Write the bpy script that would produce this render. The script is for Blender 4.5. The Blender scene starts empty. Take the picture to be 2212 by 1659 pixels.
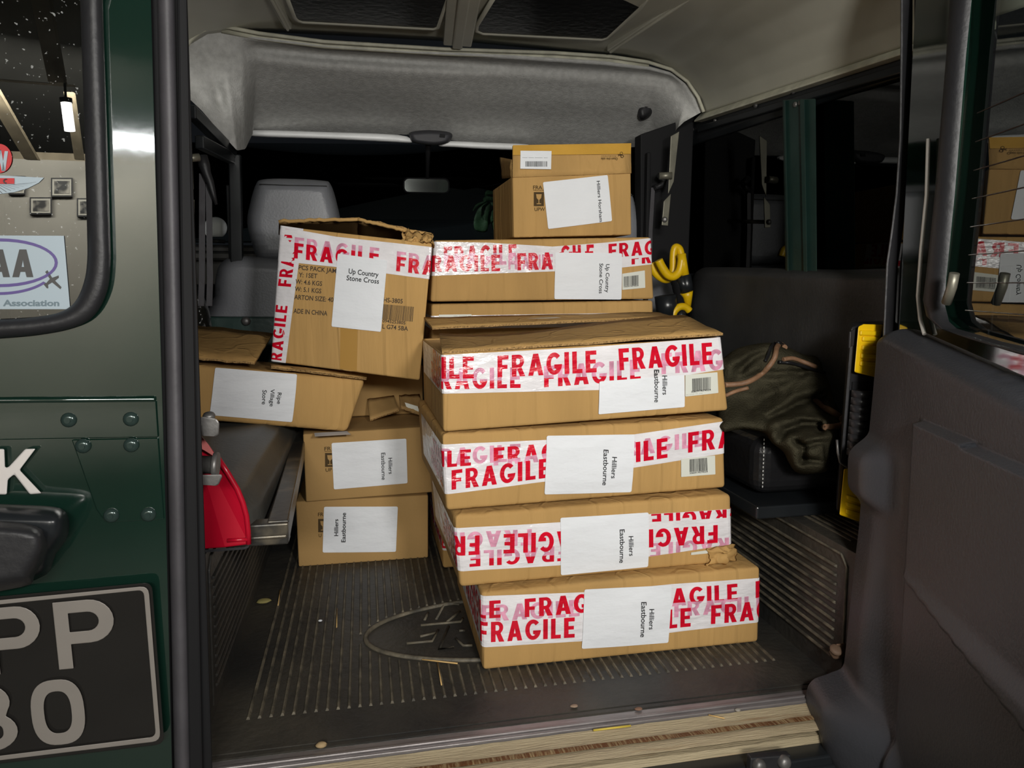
import bpy, bmesh, math, random
from mathutils import Vector, Matrix, noise
from mathutils.geometry import tessellate_polygon
random.seed(7)
SC = bpy.context.scene
COL = SC.collection
# ------------------------------------------------------------------ camera
FPX, PX, PY = 1550.0, 1106.0, 745.0
CAM = Vector((0.0, -1.0, 0.67))
_F = Vector((785-PX, -(608-PY), -FPX)).normalized()
_R = Vector((8636-PX, -(645-PY), -FPX)); _R = (_R-_F*_R.dot(_F)).normalized()
_U = _R.cross(_F)
MW = Matrix((_R, _F, _U))                 # camera axes -> world axes
cd = bpy.data.cameras.new('camera'); cam = bpy.data.objects.new('camera', cd); COL.objects.link(cam)
cd.sensor_width = 36.0; cd.sensor_fit = 'HORIZONTAL'
cd.lens = 36.0*FPX/2212; cd.shift_y = -(829.5-PY)/2212; cd.clip_start = 0.02
cam.matrix_world = Matrix.Translation(CAM) @ MW.to_4x4()
SC.camera = cam
# ------------------------------------------------------------------ world, lamps, exposure
w = bpy.data.worlds.new('world'); SC.world = w; w.use_nodes = True
w.node_tree.nodes['Background'].inputs[0].default_value = (0.75, 0.85, 1.0, 1)
w.node_tree.nodes['Background'].inputs[1].default_value = 0.007
SC.view_settings.view_transform = 'Standard'; SC.view_settings.look = 'None'
SC.view_settings.gamma = 1.0; SC.view_settings.use_curve_mapping = False
SC.view_settings.exposure = 0.0
def area(name, loc, target, sx, sy, power, col):
    l = bpy.data.lights.new(name, 'AREA'); l.shape = 'RECTANGLE'; l.size = sx; l.size_y = sy
    l.energy = power; l.color = col
    o = bpy.data.objects.new(name, l); COL.objects.link(o); o.location = loc
    o.rotation_euler = (Vector(target)-Vector(loc)).to_track_quat('-Z', 'Y').to_euler()
    return o
area('work_light', (0.33, -1.15, 0.84), (0.32, 0.5, 0.75), 0.12, 0.12, 11.5, (1.0, 0.97, 0.93))
area('fill_light_front', (-0.22, -3.3, 1.45), (0.3, 0.4, 0.75), 1.0, 0.3, 62, (1.0, 0.98, 0.92))  # added fill behind the camera, brightens the load space and headlining
area('fill_light_wall', (-3.2, -6.2, 2.3), (-3.6, -7.7, 1.3), 2.4, 0.3, 330, (1.0, 0.97, 0.9))  # added wall washer, brightens the garage wall for its mirror image
area('strip_light_left', (-1.43, -4.1, 1.54), (-0.5, -0.1, 0.9), 0.42, 0.04, 4, (0.98, 1.0, 1.0))
sp = bpy.data.lights.new('plant_fill_spot', 'SPOT'); sp.energy = 60; sp.spot_size = math.radians(22); sp.shadow_soft_size = .05  # added spot, only there to light the plant outside the windscreen
so = bpy.data.objects.new('plant_fill_spot', sp); COL.objects.link(so); so.location = (-1.6, 1.2, 2.0)
so.rotation_euler = (Vector((.52, 2.35, .98))-Vector(so.location)).to_track_quat('-Z', 'Y').to_euler()
# ------------------------------------------------------------------ pixel helpers: a pixel and a real distance give a point
def ray(p): return MW @ Vector((p[0]-PX, -(p[1]-PY), -FPX))
def at(p, y): d = ray(p); return CAM + d*((y-CAM.y)/d.y)
def atx(p, x): d = ray(p); return CAM + d*((x-CAM.x)/d.x)
def atz(p, z): d = ray(p); return CAM + d*((z-CAM.z)/d.z)
def crop(ox, oy, s): return lambda x, y: (ox+x*s, oy+y*s)
k1 = crop(860, 260, .28029); k2 = crop(900, 480, .31646); k3 = crop(900, 900, .34959)
k5 = crop(580, 460, .22905); k6 = crop(380, 560, .26520); k7 = crop(640, 780, .27730)
kc = crop(1540, 700, .25317); kb = crop(0, 800, .25317); kw = crop(0, 400, .25317); kt = crop(0, 0, .25317)
kp = crop(0, 1220, .26465); kf = crop(420, 1180, .28933); kg = crop(1000, 1400, .34358); kd = crop(1700, 680, .33751)
kl = crop(380, 860, .26520); kh = crop(380, 0, .37071); ki = crop(380, 180, .25317); kr = crop(1380, 180, .26520)
# ------------------------------------------------------------------ materials
def mat(name, col, rough=.6, metal=0., var=.0, vscale=8., bump=0., bscale=60., stretch=(1, 1, 1), col2=None, spec=.5, detail=4., bstretch=None, coat=0., thr=None):
    m = bpy.data.materials.new(name); m.use_nodes = True
    n = m.node_tree.nodes; L = m.node_tree.links; b = n['Principled BSDF']
    b.inputs['Base Color'].default_value = (*col, 1); b.inputs['Roughness'].default_value = rough
    b.inputs['Metallic'].default_value = metal; b.inputs['Specular IOR Level'].default_value = spec
    if coat: b.inputs['Coat Weight'].default_value = coat; b.inputs['Coat Roughness'].default_value = .05
    tc = n.new('ShaderNodeTexCoord')
    def nz(scale, st, det=4.):
        mp = n.new('ShaderNodeMapping'); mp.inputs['Scale'].default_value = st
        L.new(tc.outputs['Object'], mp.inputs[0])
        t = n.new('ShaderNodeTexNoise'); t.inputs['Scale'].default_value = scale; t.inputs['Detail'].default_value = det
        L.new(mp.outputs[0], t.inputs['Vector']); return t
    if var or col2:
        t = nz(vscale, stretch, detail); r = n.new('ShaderNodeValToRGB')
        c2 = col2 or tuple(min(1, c*(1+var)) for c in col)
        c1 = col if col2 else tuple(c*(1-var) for c in col)
        a, bb = thr or (.32, .68)
        r.color_ramp.elements[0].position = a; r.color_ramp.elements[0].color = (*c1, 1)
        r.color_ramp.elements[1].position = bb; r.color_ramp.elements[1].color = (*c2, 1)
        L.new(t.outputs[0], r.inputs[0]); L.new(r.outputs[0], b.inputs['Base Color'])
    if bump:
        t = nz(bscale, bstretch or (1, 1, 1)); u = n.new('ShaderNodeBump'); u.inputs['Strength'].default_value = bump
        u.inputs['Distance'].default_value = .01
        L.new(t.outputs[0], u.inputs['Height']); L.new(u.outputs[0], b.inputs['Normal'])
    return m
def glass(name, tint, ior, dust=0.):
    m = bpy.data.materials.new(name); m.use_nodes = True; n = m.node_tree.nodes; L = m.node_tree.links
    n.remove(n['Principled BSDF']); out = n['Material Output']
    t = n.new('ShaderNodeBsdfTransparent'); t.inputs[0].default_value = (*tint, 1)
    g = n.new('ShaderNodeBsdfGlossy'); g.inputs['Roughness'].default_value = .0; g.inputs[0].default_value = (.95, .97, .95, 1)
    f = n.new('ShaderNodeFresnel'); f.inputs[0].default_value = ior
    mx = n.new('ShaderNodeMixShader'); L.new(f.outputs[0], mx.inputs[0]); L.new(t.outputs[0], mx.inputs[1]); L.new(g.outputs[0], mx.inputs[2])
    last = mx
    if dust:
        tc = n.new('ShaderNodeTexCoord'); t1 = n.new('ShaderNodeTexNoise'); t1.inputs['Scale'].default_value = 230; t1.inputs['Detail'].default_value = 1
        L.new(tc.outputs['Object'], t1.inputs['Vector'])
        r = n.new('ShaderNodeValToRGB'); r.color_ramp.elements[0].position = .70; r.color_ramp.elements[1].position = .76
        r.color_ramp.elements[1].color = (dust, dust, dust, 1); L.new(t1.outputs[0], r.inputs[0])
        d = n.new('ShaderNodeBsdfDiffuse'); d.inputs[0].default_value = (.6, .62, .6, 1)
        m2 = n.new('ShaderNodeMixShader'); L.new(r.outputs[0], m2.inputs[0]); L.new(mx.outputs[0], m2.inputs[1]); L.new(d.outputs[0], m2.inputs[2]); last = m2
    L.new(last.outputs[0], out.inputs[0]); return m
def emis(name, col, s):
    m = bpy.data.materials.new(name); m.use_nodes = True; n = m.node_tree.nodes; b = n['Principled BSDF']
    b.inputs['Emission Color'].default_value = (*col, 1); b.inputs['Emission Strength'].default_value = s; return m
CARD = mat('cardboard', (.45, .272, .098), .82, 0, .13, 7, .22, 70, (1, 1, .25), spec=.2, bstretch=(1.0, 1.0, .12))
CARD2 = mat('cardboard_plain', (.39, .24, .092), .80, 0, .08, 4, .06, 160, spec=.2)
def creases(m, scale, strength, dist):      # occasional upright fold lines pressed into the board
    n = m.node_tree.nodes; L = m.node_tree.links; b = n['Principled BSDF']
    tc = n.new('ShaderNodeTexCoord'); mp_ = n.new('ShaderNodeMapping'); mp_.inputs['Scale'].default_value = (1, 1, .07); L.new(tc.outputs['Object'], mp_.inputs[0])
    t = n.new('ShaderNodeTexNoise'); t.inputs['Scale'].default_value = scale; t.inputs['Detail'].default_value = 1.5; L.new(mp_.outputs[0], t.inputs['Vector'])
    r = n.new('ShaderNodeValToRGB'); e = r.color_ramp.elements; e[0].position = .47; e[1].position = .53
    e[0].color = e[1].color = (0, 0, 0, 1); k = e.new(.5); k.color = (1, 1, 1, 1); L.new(t.outputs[0], r.inputs[0])
    u = n.new('ShaderNodeBump'); u.inputs['Strength'].default_value = strength; u.inputs['Distance'].default_value = dist; L.new(r.outputs[0], u.inputs['Height'])
    old = b.inputs['Normal'].links[0].from_socket; L.new(old, u.inputs['Normal']); L.new(u.outputs[0], b.inputs['Normal'])
creases(CARD, 11, .30, .006)
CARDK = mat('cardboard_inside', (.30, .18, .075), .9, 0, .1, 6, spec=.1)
EDGE = mat('corrugated_edge', (.36, .22, .09), .9, 0, .5, 300, .5, 400, spec=.1)
TAPE = mat('white_tape_film', (.76, .74, .76), .20, 0, .07, 22, .55, 24, bstretch=(.7, 1, 2.2), spec=.5)
RED = mat('red_ink', (.60, .004, .022), .24, 0, .10, 30, .5, 24, bstretch=(.7, 1, 2.2))
PINK = mat('red_ink_under_film', (.66, .30, .42), .22, 0, .28, 60, .22, 38, bstretch=(1, 1, 2.6))
TAN = mat('tan_packing_tape', (.52, .29, .045), .28, 0, .1, 10, .12, 40)
PAPER = mat('label_paper', (.74, .76, .79), .55, 0, .03, 6, .42, 13, bstretch=(1, 1, 2.2), spec=.3, detail=2.)
PAPER2 = mat('barcode_paper', (.66, .67, .60), .5, spec=.3)
INK = mat('black_ink', (.012, .012, .014), .5, spec=.3)
INKC = mat('brown_print_ink', (.07, .045, .02), .8, spec=.1)
INKB = mat('faded_black_print', (.06, .045, .035), .8, spec=.1)
RUB = mat('black_rubber', (.016, .016, .018), .50, 0, .2, 12, .10, 80)
RUBG = mat('grey_rubber_seal', (.055, .052, .058), .55, 0, .15, 14, .06, 90)
MAT_ = mat('rubber_mat', (.020, .020, .019), .50, 0, 0, 5, .2, 70, col2=(.062, .055, .042), thr=(.38, .75))
RIB = mat('dusty_rib', (.050, .045, .034), .60, 0, 0, 35, .2, 120, col2=(.17, .145, .10), detail=6., thr=(.35, .72))
BLK = mat('black_paint', (.012, .014, .016), .30, 0, .2, 9)
BLKM = mat('black_matt', (.007, .007, .008), .7, spec=.25)
GREEN = mat('green_paint', (.005, .019, .013), .07, 0, .12, 4, .012, 18, spec=1.0, coat=1.0)
GREEND = mat('dull_green_paint', (.018, .045, .038), .35, 0, .2, 10, .05, 60)
SILV = mat('bare_aluminium', (.27, .25, .25), .40, .6, .15, 20, .05, 80, (1, 8, 8))
STEEL = mat('zinc_steel', (.22, .21, .165), .45, .55, .2, 25)
CAST = mat('grey_cast_metal', (.15, .145, .14), .45, .6, .25, 40, .05, 120)
CHR = mat('chrome_plastic', (.80, .76, .74), .22, .35)
PLATE = mat('plate_silver', (.22, .20, .18), .42, .1, .04, 20)
PLK = mat('plate_black', (.014, .013, .012), .16, 0, .1, 10)
ROOF = mat('roof_paint', (.50, .49, .41), .30, 0, .08, 5, .03, 20)
RAILP = mat('rail_primer', (.55, .54, .43), .5, 0, .2, 25)
FELT = mat('grey_lining_fabric', (.56, .56, .54), .9, 0, .12, 60, .25, 220, spec=.15)
VIN = mat('grey_vinyl', (.20, .207, .225), .42, 0, .08, 9, .08, 180)
VIND = mat('dark_grey_vinyl', (.040, .040, .040), .50, 0, .2, 9, .12, 150)
VINB = mat('bench_vinyl', (.060, .060, .054), .46, 0, .35, 7, .10, 150)
LEA = mat('black_leatherette', (.012, .012, .013), .26, 0, .2, 12, .12, 90)
TRIM = mat('grey_moulded_plastic', (.041, .043, .050), .46, 0, .12, 5, .10, 260)
YEL = mat('yellow_plastic', (.75, .47, .004), .38, 0, .08, 14, .03, 60)
TOOL = mat('black_tool_plastic', (.018, .018, .020), .40, 0, .2, 15, .05, 90)
FLE = mat('olive_fleece', (.050, .045, .029), 1.0, 0, .22, 26, .5, 260, spec=.0)
LTH = mat('tan_leather', (.24, .13, .07), .6, 0, .3, 30, .15, 120)
REDP = mat('red_plastic', (.42, .004, .020), .30, 0, .15, 8, .03, 40)
WOOD = mat('worn_sill', (.40, .33, .21), .55, 0, 0, 9, .35, 50, (.6, 9, 9), col2=(.20, .085, .018), detail=8., thr=(.58, .82), bstretch=(.6, 9, 9))
RUST = mat('rusty_wear_strip', (.15, .055, .012), .7, 0, 0, 60, .4, 90, (6, .6, 1), col2=(.42, .32, .16), thr=(.45, .72), bstretch=(6, .6, 1))
VIS = mat('white_visor', (.85, .86, .86), .4, 0, .05, 20)
LEAF = mat('plant_leaf', (.13, .27, .14), .4, 0, .3, 20)
STRAW = mat('straw', (.55, .36, .14), .6, 0, .15, 50)
STONE = mat('garage_wall_paint', (.33, .31, .27), .8, 0, .08, 1.2, .1, 8)
BEAM = mat('roof_timber', (.22, .18, .12), .7, 0, .2, 6)
DARKR = mat('dark_roofing', (.035, .034, .030), .8, 0, .2, 2)
CONC = mat('concrete_ground', (.20, .19, .17), .8, 0, .15, 3)
PIC = mat('picture_print', (.02, .02, .02), .5, 0, 0, 9, 0, 1, col2=(.30, .28, .24), thr=(.4, .6))
MNT = mat('picture_mount', (.40, .38, .33), .6)
STICK = mat('sticker_white', (.33, .40, .45), .4)
PURP = mat('sticker_purple', (.09, .06, .22), .4)
STGR = mat('sticker_grey', (.05, .05, .05), .4)
STTX = mat('sticker_text', (.12, .17, .20), .4)
MIRR = mat('mirror_glass', (.40, .43, .41), .06, 1.)
MIRW = mat('mirror_back_white', (.80, .85, .88), .4)
G_ROOF = mat('dark_roof_glass', (.004, .004, .004), .25, 0, .3, 40, .10, 60)
G_SIDE = glass('side_glass', (.10, .11, .11), 1.45)
G_LEFT = glass('quarter_glass', (.25, .27, .27), 2.0, .35)
G_DOOR = glass('door_glass', (.40, .44, .42), 2.4)
G_WIND = glass('windscreen_glass', (.85, .88, .87), 1.4)
TUBE = emis('tube_glow', (1, .98, .95), 14)
# ------------------------------------------------------------------ mesh builder
class MB:
    def __init__(s): s.v = []; s.f = []; s.m = []; s.sm = []
    def face(s, pts, m=0, smooth=False):
        i = len(s.v); s.v += [Vector(p) for p in pts]; s.f.append(list(range(i, i+len(pts)))); s.m.append(m); s.sm.append(smooth)
    def grid(s, fn, nu, nv, m=0, smooth=True, closeu=False):
        i0 = len(s.v); nn = nu if closeu else nu+1
        for j in range(nv+1):
            for i in range(nn): s.v.append(Vector(fn(i/nu, j/nv)))
        for j in range(nv):
            for i in range(nu):
                a = i0+j*nn+i; b = i0+j*nn+(i+1) % nn
                s.f.append([a, b, b+nn, a+nn]); s.m.append(m); s.sm.append(smooth)
    def hexa(s, c, m=0):      # 8 corners: bottom ring 0-3, top ring 4-7
        i = len(s.v); s.v += [Vector(p) for p in c]
        for q in ((3, 2, 1, 0), (4, 5, 6, 7), (0, 1, 5, 4), (1, 2, 6, 5), (2, 3, 7, 6), (3, 0, 4, 7)):
            s.f.append([i+a for a in q]); s.m.append(m); s.sm.append(False)
    def box(s, a, b, m=0):
        x0, y0, z0 = a; x1, y1, z1 = b
        s.hexa([(x0, y0, z0), (x1, y0, z0), (x1, y1, z0), (x0, y1, z0), (x0, y0, z1), (x1, y0, z1), (x1, y1, z1), (x0, y1, z1)], m)
    def slab(s, q, nrm, t, m=0):   # a quad given thickness t along nrm
        n = Vector(nrm).normalized()*t; q = [Vector(p) for p in q]; s.hexa(q+[p+n for p in q], m)
    def tube(s, path, r, n=10, m=0, cap=True):
        P = [Vector(p) for p in path]; i0 = len(s.v); up = Vector((0, 0, 1)); rr = r if isinstance(r, (list, tuple)) else [r]*len(P)
        for k, p in enumerate(P):
            t = (P[min(k+1, len(P)-1)]-P[max(k-1, 0)]).normalized()
            if k == 0:
                a = t.cross(up if abs(t.z) < .9 else Vector((1, 0, 0))).normalized()
            else: a = (a - t*a.dot(t)).normalized()
            b = t.cross(a)
            for j in range(n):
                th = 2*math.pi*j/n; s.v.append(p+(a*math.cos(th)+b*math.sin(th))*rr[k])
        for k in range(len(P)-1):
            for j in range(n):
                a0 = i0+k*n+j; b0 = i0+k*n+(j+1) % n
                s.f.append([a0, b0, b0+n, a0+n]); s.m.append(m); s.sm.append(True)
        if cap:
            s.f.append([i0+j for j in range(n)][::-1]); s.m.append(m); s.sm.append(False)
            e = i0+(len(P)-1)*n; s.f.append([e+j for j in range(n)]); s.m.append(m); s.sm.append(False)
    def prism(s, loops, fn, d, m=0, ms=None):   # flat loops (outer, holes) mapped by fn(x,y,depth), walls from 0 to d
        loops = [[Vector((p[0], p[1], 0)) for p in l] for l in loops]
        flat = [p for l in loops for p in l]; tr = tessellate_polygon(loops)
        for t in tr: s.face([fn(flat[i].x, flat[i].y, d) for i in t], m)
        for l in loops:
            for i in range(len(l)):
                a, b = l[i], l[(i+1) % len(l)]
                s.face([fn(a.x, a.y, 0), fn(b.x, b.y, 0), fn(b.x, b.y, d), fn(a.x, a.y, d)], m if ms is None else ms)
    def disc(s, c, nrm, r, h, n=16, m=0, dome=0.):
        nrm = Vector(nrm).normalized(); c = Vector(c); a = nrm.orthogonal().normalized(); b = nrm.cross(a)
        rings = [(r, 0), (r, h)] + ([(r*.85, h+dome*.55), (r*.5, h+dome*.9)] if dome else [])
        def fn(u, v):
            k = v*(len(rings)-1); i = min(int(k+1e-6), len(rings)-1); rr, hh = rings[i]
            th = 2*math.pi*u; return c+(a*math.cos(th)+b*math.sin(th))*rr+nrm*hh
        s.grid(fn, n, len(rings)-1, m, bool(dome), True)
        rr, hh = rings[-1]
        s.face([c+(a*math.cos(2*math.pi*j/n)+b*math.sin(2*math.pi*j/n))*rr+nrm*hh for j in range(n)], m, bool(dome))
    def build(s, name, mats, parent=None, bevel=0., sub=0, weld=True, recalc=True, segs=2):
        me = bpy.data.meshes.new(name); off = parent_loc(parent)
        me.from_pydata([v-off for v in s.v], [], s.f)
        if not isinstance(mats, (list, tuple)): mats = [mats]
        for m in mats: me.materials.append(m)
        for p, mi, sm in zip(me.polygons, s.m, s.sm): p.material_index = mi; p.use_smooth = sm
        if weld or recalc:
            bm = bmesh.new(); bm.from_mesh(me)
            if weld: bmesh.ops.remove_doubles(bm, verts=bm.verts, dist=1e-5)
            if recalc: bmesh.ops.recalc_face_normals(bm, faces=bm.faces)
            bm.to_mesh(me); bm.free()
        me.update(); o = bpy.data.objects.new(name, me); COL.objects.link(o)
        if parent: o.parent = parent
        if bevel:
            b = o.modifiers.new('bevel', 'BEVEL'); b.width = bevel; b.segments = segs; b.limit_method = 'ANGLE'; b.angle_limit = .6
        if sub:
            q = o.modifiers.new('sub', 'SUBSURF'); q.levels = sub; q.render_levels = sub
        return o
def parent_loc(p):
    v = Vector((0, 0, 0))
    while p: v += p.location; p = p.parent
    return v
def thing(name, label, cat, loc=(0, 0, 0), group=None):
    o = bpy.data.objects.new(name, None); COL.objects.link(o); o.location = loc; o.empty_display_size = .05
    return tag(o, label, cat, group)
def tag(o, label, cat, group=None):
    o['label'] = label; o['category'] = cat
    if group: o['group'] = group
    return o
def struct(o, label=None, cat=None):
    o['kind'] = 'structure'
    if label: o['label'] = label
    if cat: o['category'] = cat
    return o
def smooth01(x): x = max(0., min(1., x)); return x*x*(3-2*x)
# ------------------------------------------------------------------ flat lettering
def arc(cx, cy, rx, ry, a0, a1, n=14): return [(cx+rx*math.cos(math.radians(a0+(a1-a0)*i/n)), cy+ry*math.sin(math.radians(a0+(a1-a0)*i/n))) for i in range(n+1)]
GL = {
 'F': (.50, [[(0, 0), (.21, 0), (.21, .38), (.45, .38), (.45, .57), (.21, .57), (.21, .81), (.50, .81), (.50, 1), (0, 1)]]),
 'R': (.60, [[(0, 0), (.21, 0), (.21, .37), (.24, .37), (.37, 0), (.61, 0), (.44, .42)]+arc(.31, .70, .25, .30, -50, 90)+[(0, 1)], [(.21, .55)]+arc(.29, .69, .09, .14, -90, 90, 8)+[(.21, .83)]]),
 'A': (.68, [[(0, 0), (.22, 0), (.265, .19), (.425, .19), (.47, 0), (.69, 0), (.46, 1), (.23, 1)], [(.305, .37), (.385, .37), (.345, .62)]]),
 'G': (.68, [arc(.36, .5, .36, .51, 42, 360-4, 26)+[(.36, .46), (.36, .29), (.49, .29)]+arc(.36, .5, .16, .31, -38, -318, 18)]),
 'I': (.21, [[(0, 0), (.21, 0), (.21, 1), (0, 1)]]),
 'L': (.46, [[(0, 0), (.46, 0), (.46, .19), (.21, .19), (.21, 1), (0, 1)]]),
 'E': (.50, [[(0, 0), (.50, 0), (.50, .19), (.21, .19), (.21, .41), (.46, .41), (.46, .59), (.21, .59), (.21, .81), (.50, .81), (.50, 1), (0, 1)]])}
def fragile():
    out = []; x = 0
    for c in 'FRAGILE':
        wd, loops = GL[c]; ls = [[Vector((p[0]+x, p[1], 0)) for p in l] for l in loops]; fl = [p for l in ls for p in l]
        out += [[(fl[i].x, fl[i].y) for i in t] for t in tessellate_polygon(ls)]
        x += wd+.15
    x -= .15
    return [[(px/x, py) for px, py in t] for t in out]
FRAG = fragile()
_tc = {}
def text_polys(s, bold=0.):
    """flat polygons of a string, x scaled 0..1 over its width, capital height 1"""
    if (s, bold) in _tc: return _tc[(s, bold)]
    def raw(t):
        c = bpy.data.curves.new('t', 'FONT'); c.body = t; c.offset = bold; c.resolution_u = 3; o = bpy.data.objects.new('t', c); COL.objects.link(o)
        dg = bpy.context.evaluated_depsgraph_get(); me = bpy.data.meshes.new_from_object(o.evaluated_get(dg))
        ps = [[(me.vertices[i].co.x, me.vertices[i].co.y) for i in p.vertices] for p in me.polygons]
        bpy.data.objects.remove(o); bpy.data.curves.remove(c); bpy.data.meshes.remove(me); return ps
    ps = raw(s); ch = max(y for p in raw('H') for _, y in p)
    x0 = min(x for p in ps for x, _ in p); x1 = max(x for p in ps for x, _ in p)
    r = [[((x-x0)/(x1-x0), y/ch) for x, y in p] for p in ps]; _tc[(s, bold)] = (r, (x1-x0)/ch); return _tc[(s, bold)]
def affine(polys, p0, p1, up):   # x runs p0->p1, y runs p0->up
    ax = (p1[0]-p0[0], p1[1]-p0[1]); ay = (up[0]-p0[0], up[1]-p0[1])
    return [[(p0[0]+ax[0]*x+ay[0]*y, p0[1]+ax[1]*x+ay[1]*y) for x, y in p] for p in polys]
def clip(poly, a, b, c, keep=1):   # half plane a*x+b*y>=c (keep=1) or <=c
    out = []; n = len(poly)
    for i in range(n):
        p, q = poly[i], poly[(i+1) % n]; dp = (a*p[0]+b*p[1]-c)*keep; dq = (a*q[0]+b*q[1]-c)*keep
        if dp >= 0: out.append(p)
        if (dp > 0 and dq < 0) or (dp < 0 and dq > 0):
            t = dp/(dp-dq); out.append((p[0]+(q[0]-p[0])*t, p[1]+(q[1]-p[1])*t))
    return out if len(out) >= 3 else None
def clipall(ps, a, b, c, keep=1): return [q for q in (clip(p, a, b, c, keep) for p in ps) if q]
def splitx(ps, vals, ax=0):
    a, b = (1, 0) if ax == 0 else (0, 1)
    for val in vals: ps = clipall(ps, a, b, val, 1)+clipall(ps, a, b, val, -1)
    return ps
def line_clip(ps, p, q, below):   # keep what lies below (image down) the line p-q
    a = -(q[1]-p[1]); b = (q[0]-p[0]); c = a*p[0]+b*p[1]
    if b < 0: a, b, c = -a, -b, -c
    return clipall(ps, a, b, c, 1 if below else -1)
def homog(src):                   # pixel quad (BL,BR,TR,TL) -> unit square
    dst = [(0, 0), (1, 0), (1, 1), (0, 1)]; A = []; B = []
    for (x, y), (u, v) in zip(src, dst):
        A.append([x, y, 1, 0, 0, 0, -u*x, -u*y]); B.append(u); A.append([0, 0, 0, x, y, 1, -v*x, -v*y]); B.append(v)
    n = 8; M = [r[:]+[b] for r, b in zip(A, B)]
    for i in range(n):
        k = max(range(i, n), key=lambda r: abs(M[r][i])); M[i], M[k] = M[k], M[i]
        for r in range(n):
            if r != i:
                f = M[r][i]/M[i][i]
                for c in range(i, n+1): M[r][c] -= f*M[i][c]
    h = [M[i][n]/M[i][i] for i in range(n)]+[1]
    return lambda p: ((h[0]*p[0]+h[1]*p[1]+h[2])/(h[6]*p[0]+h[7]*p[1]+1), (h[3]*p[0]+h[4]*p[1]+h[5])/(h[6]*p[0]+h[7]*p[1]+1))
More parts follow.
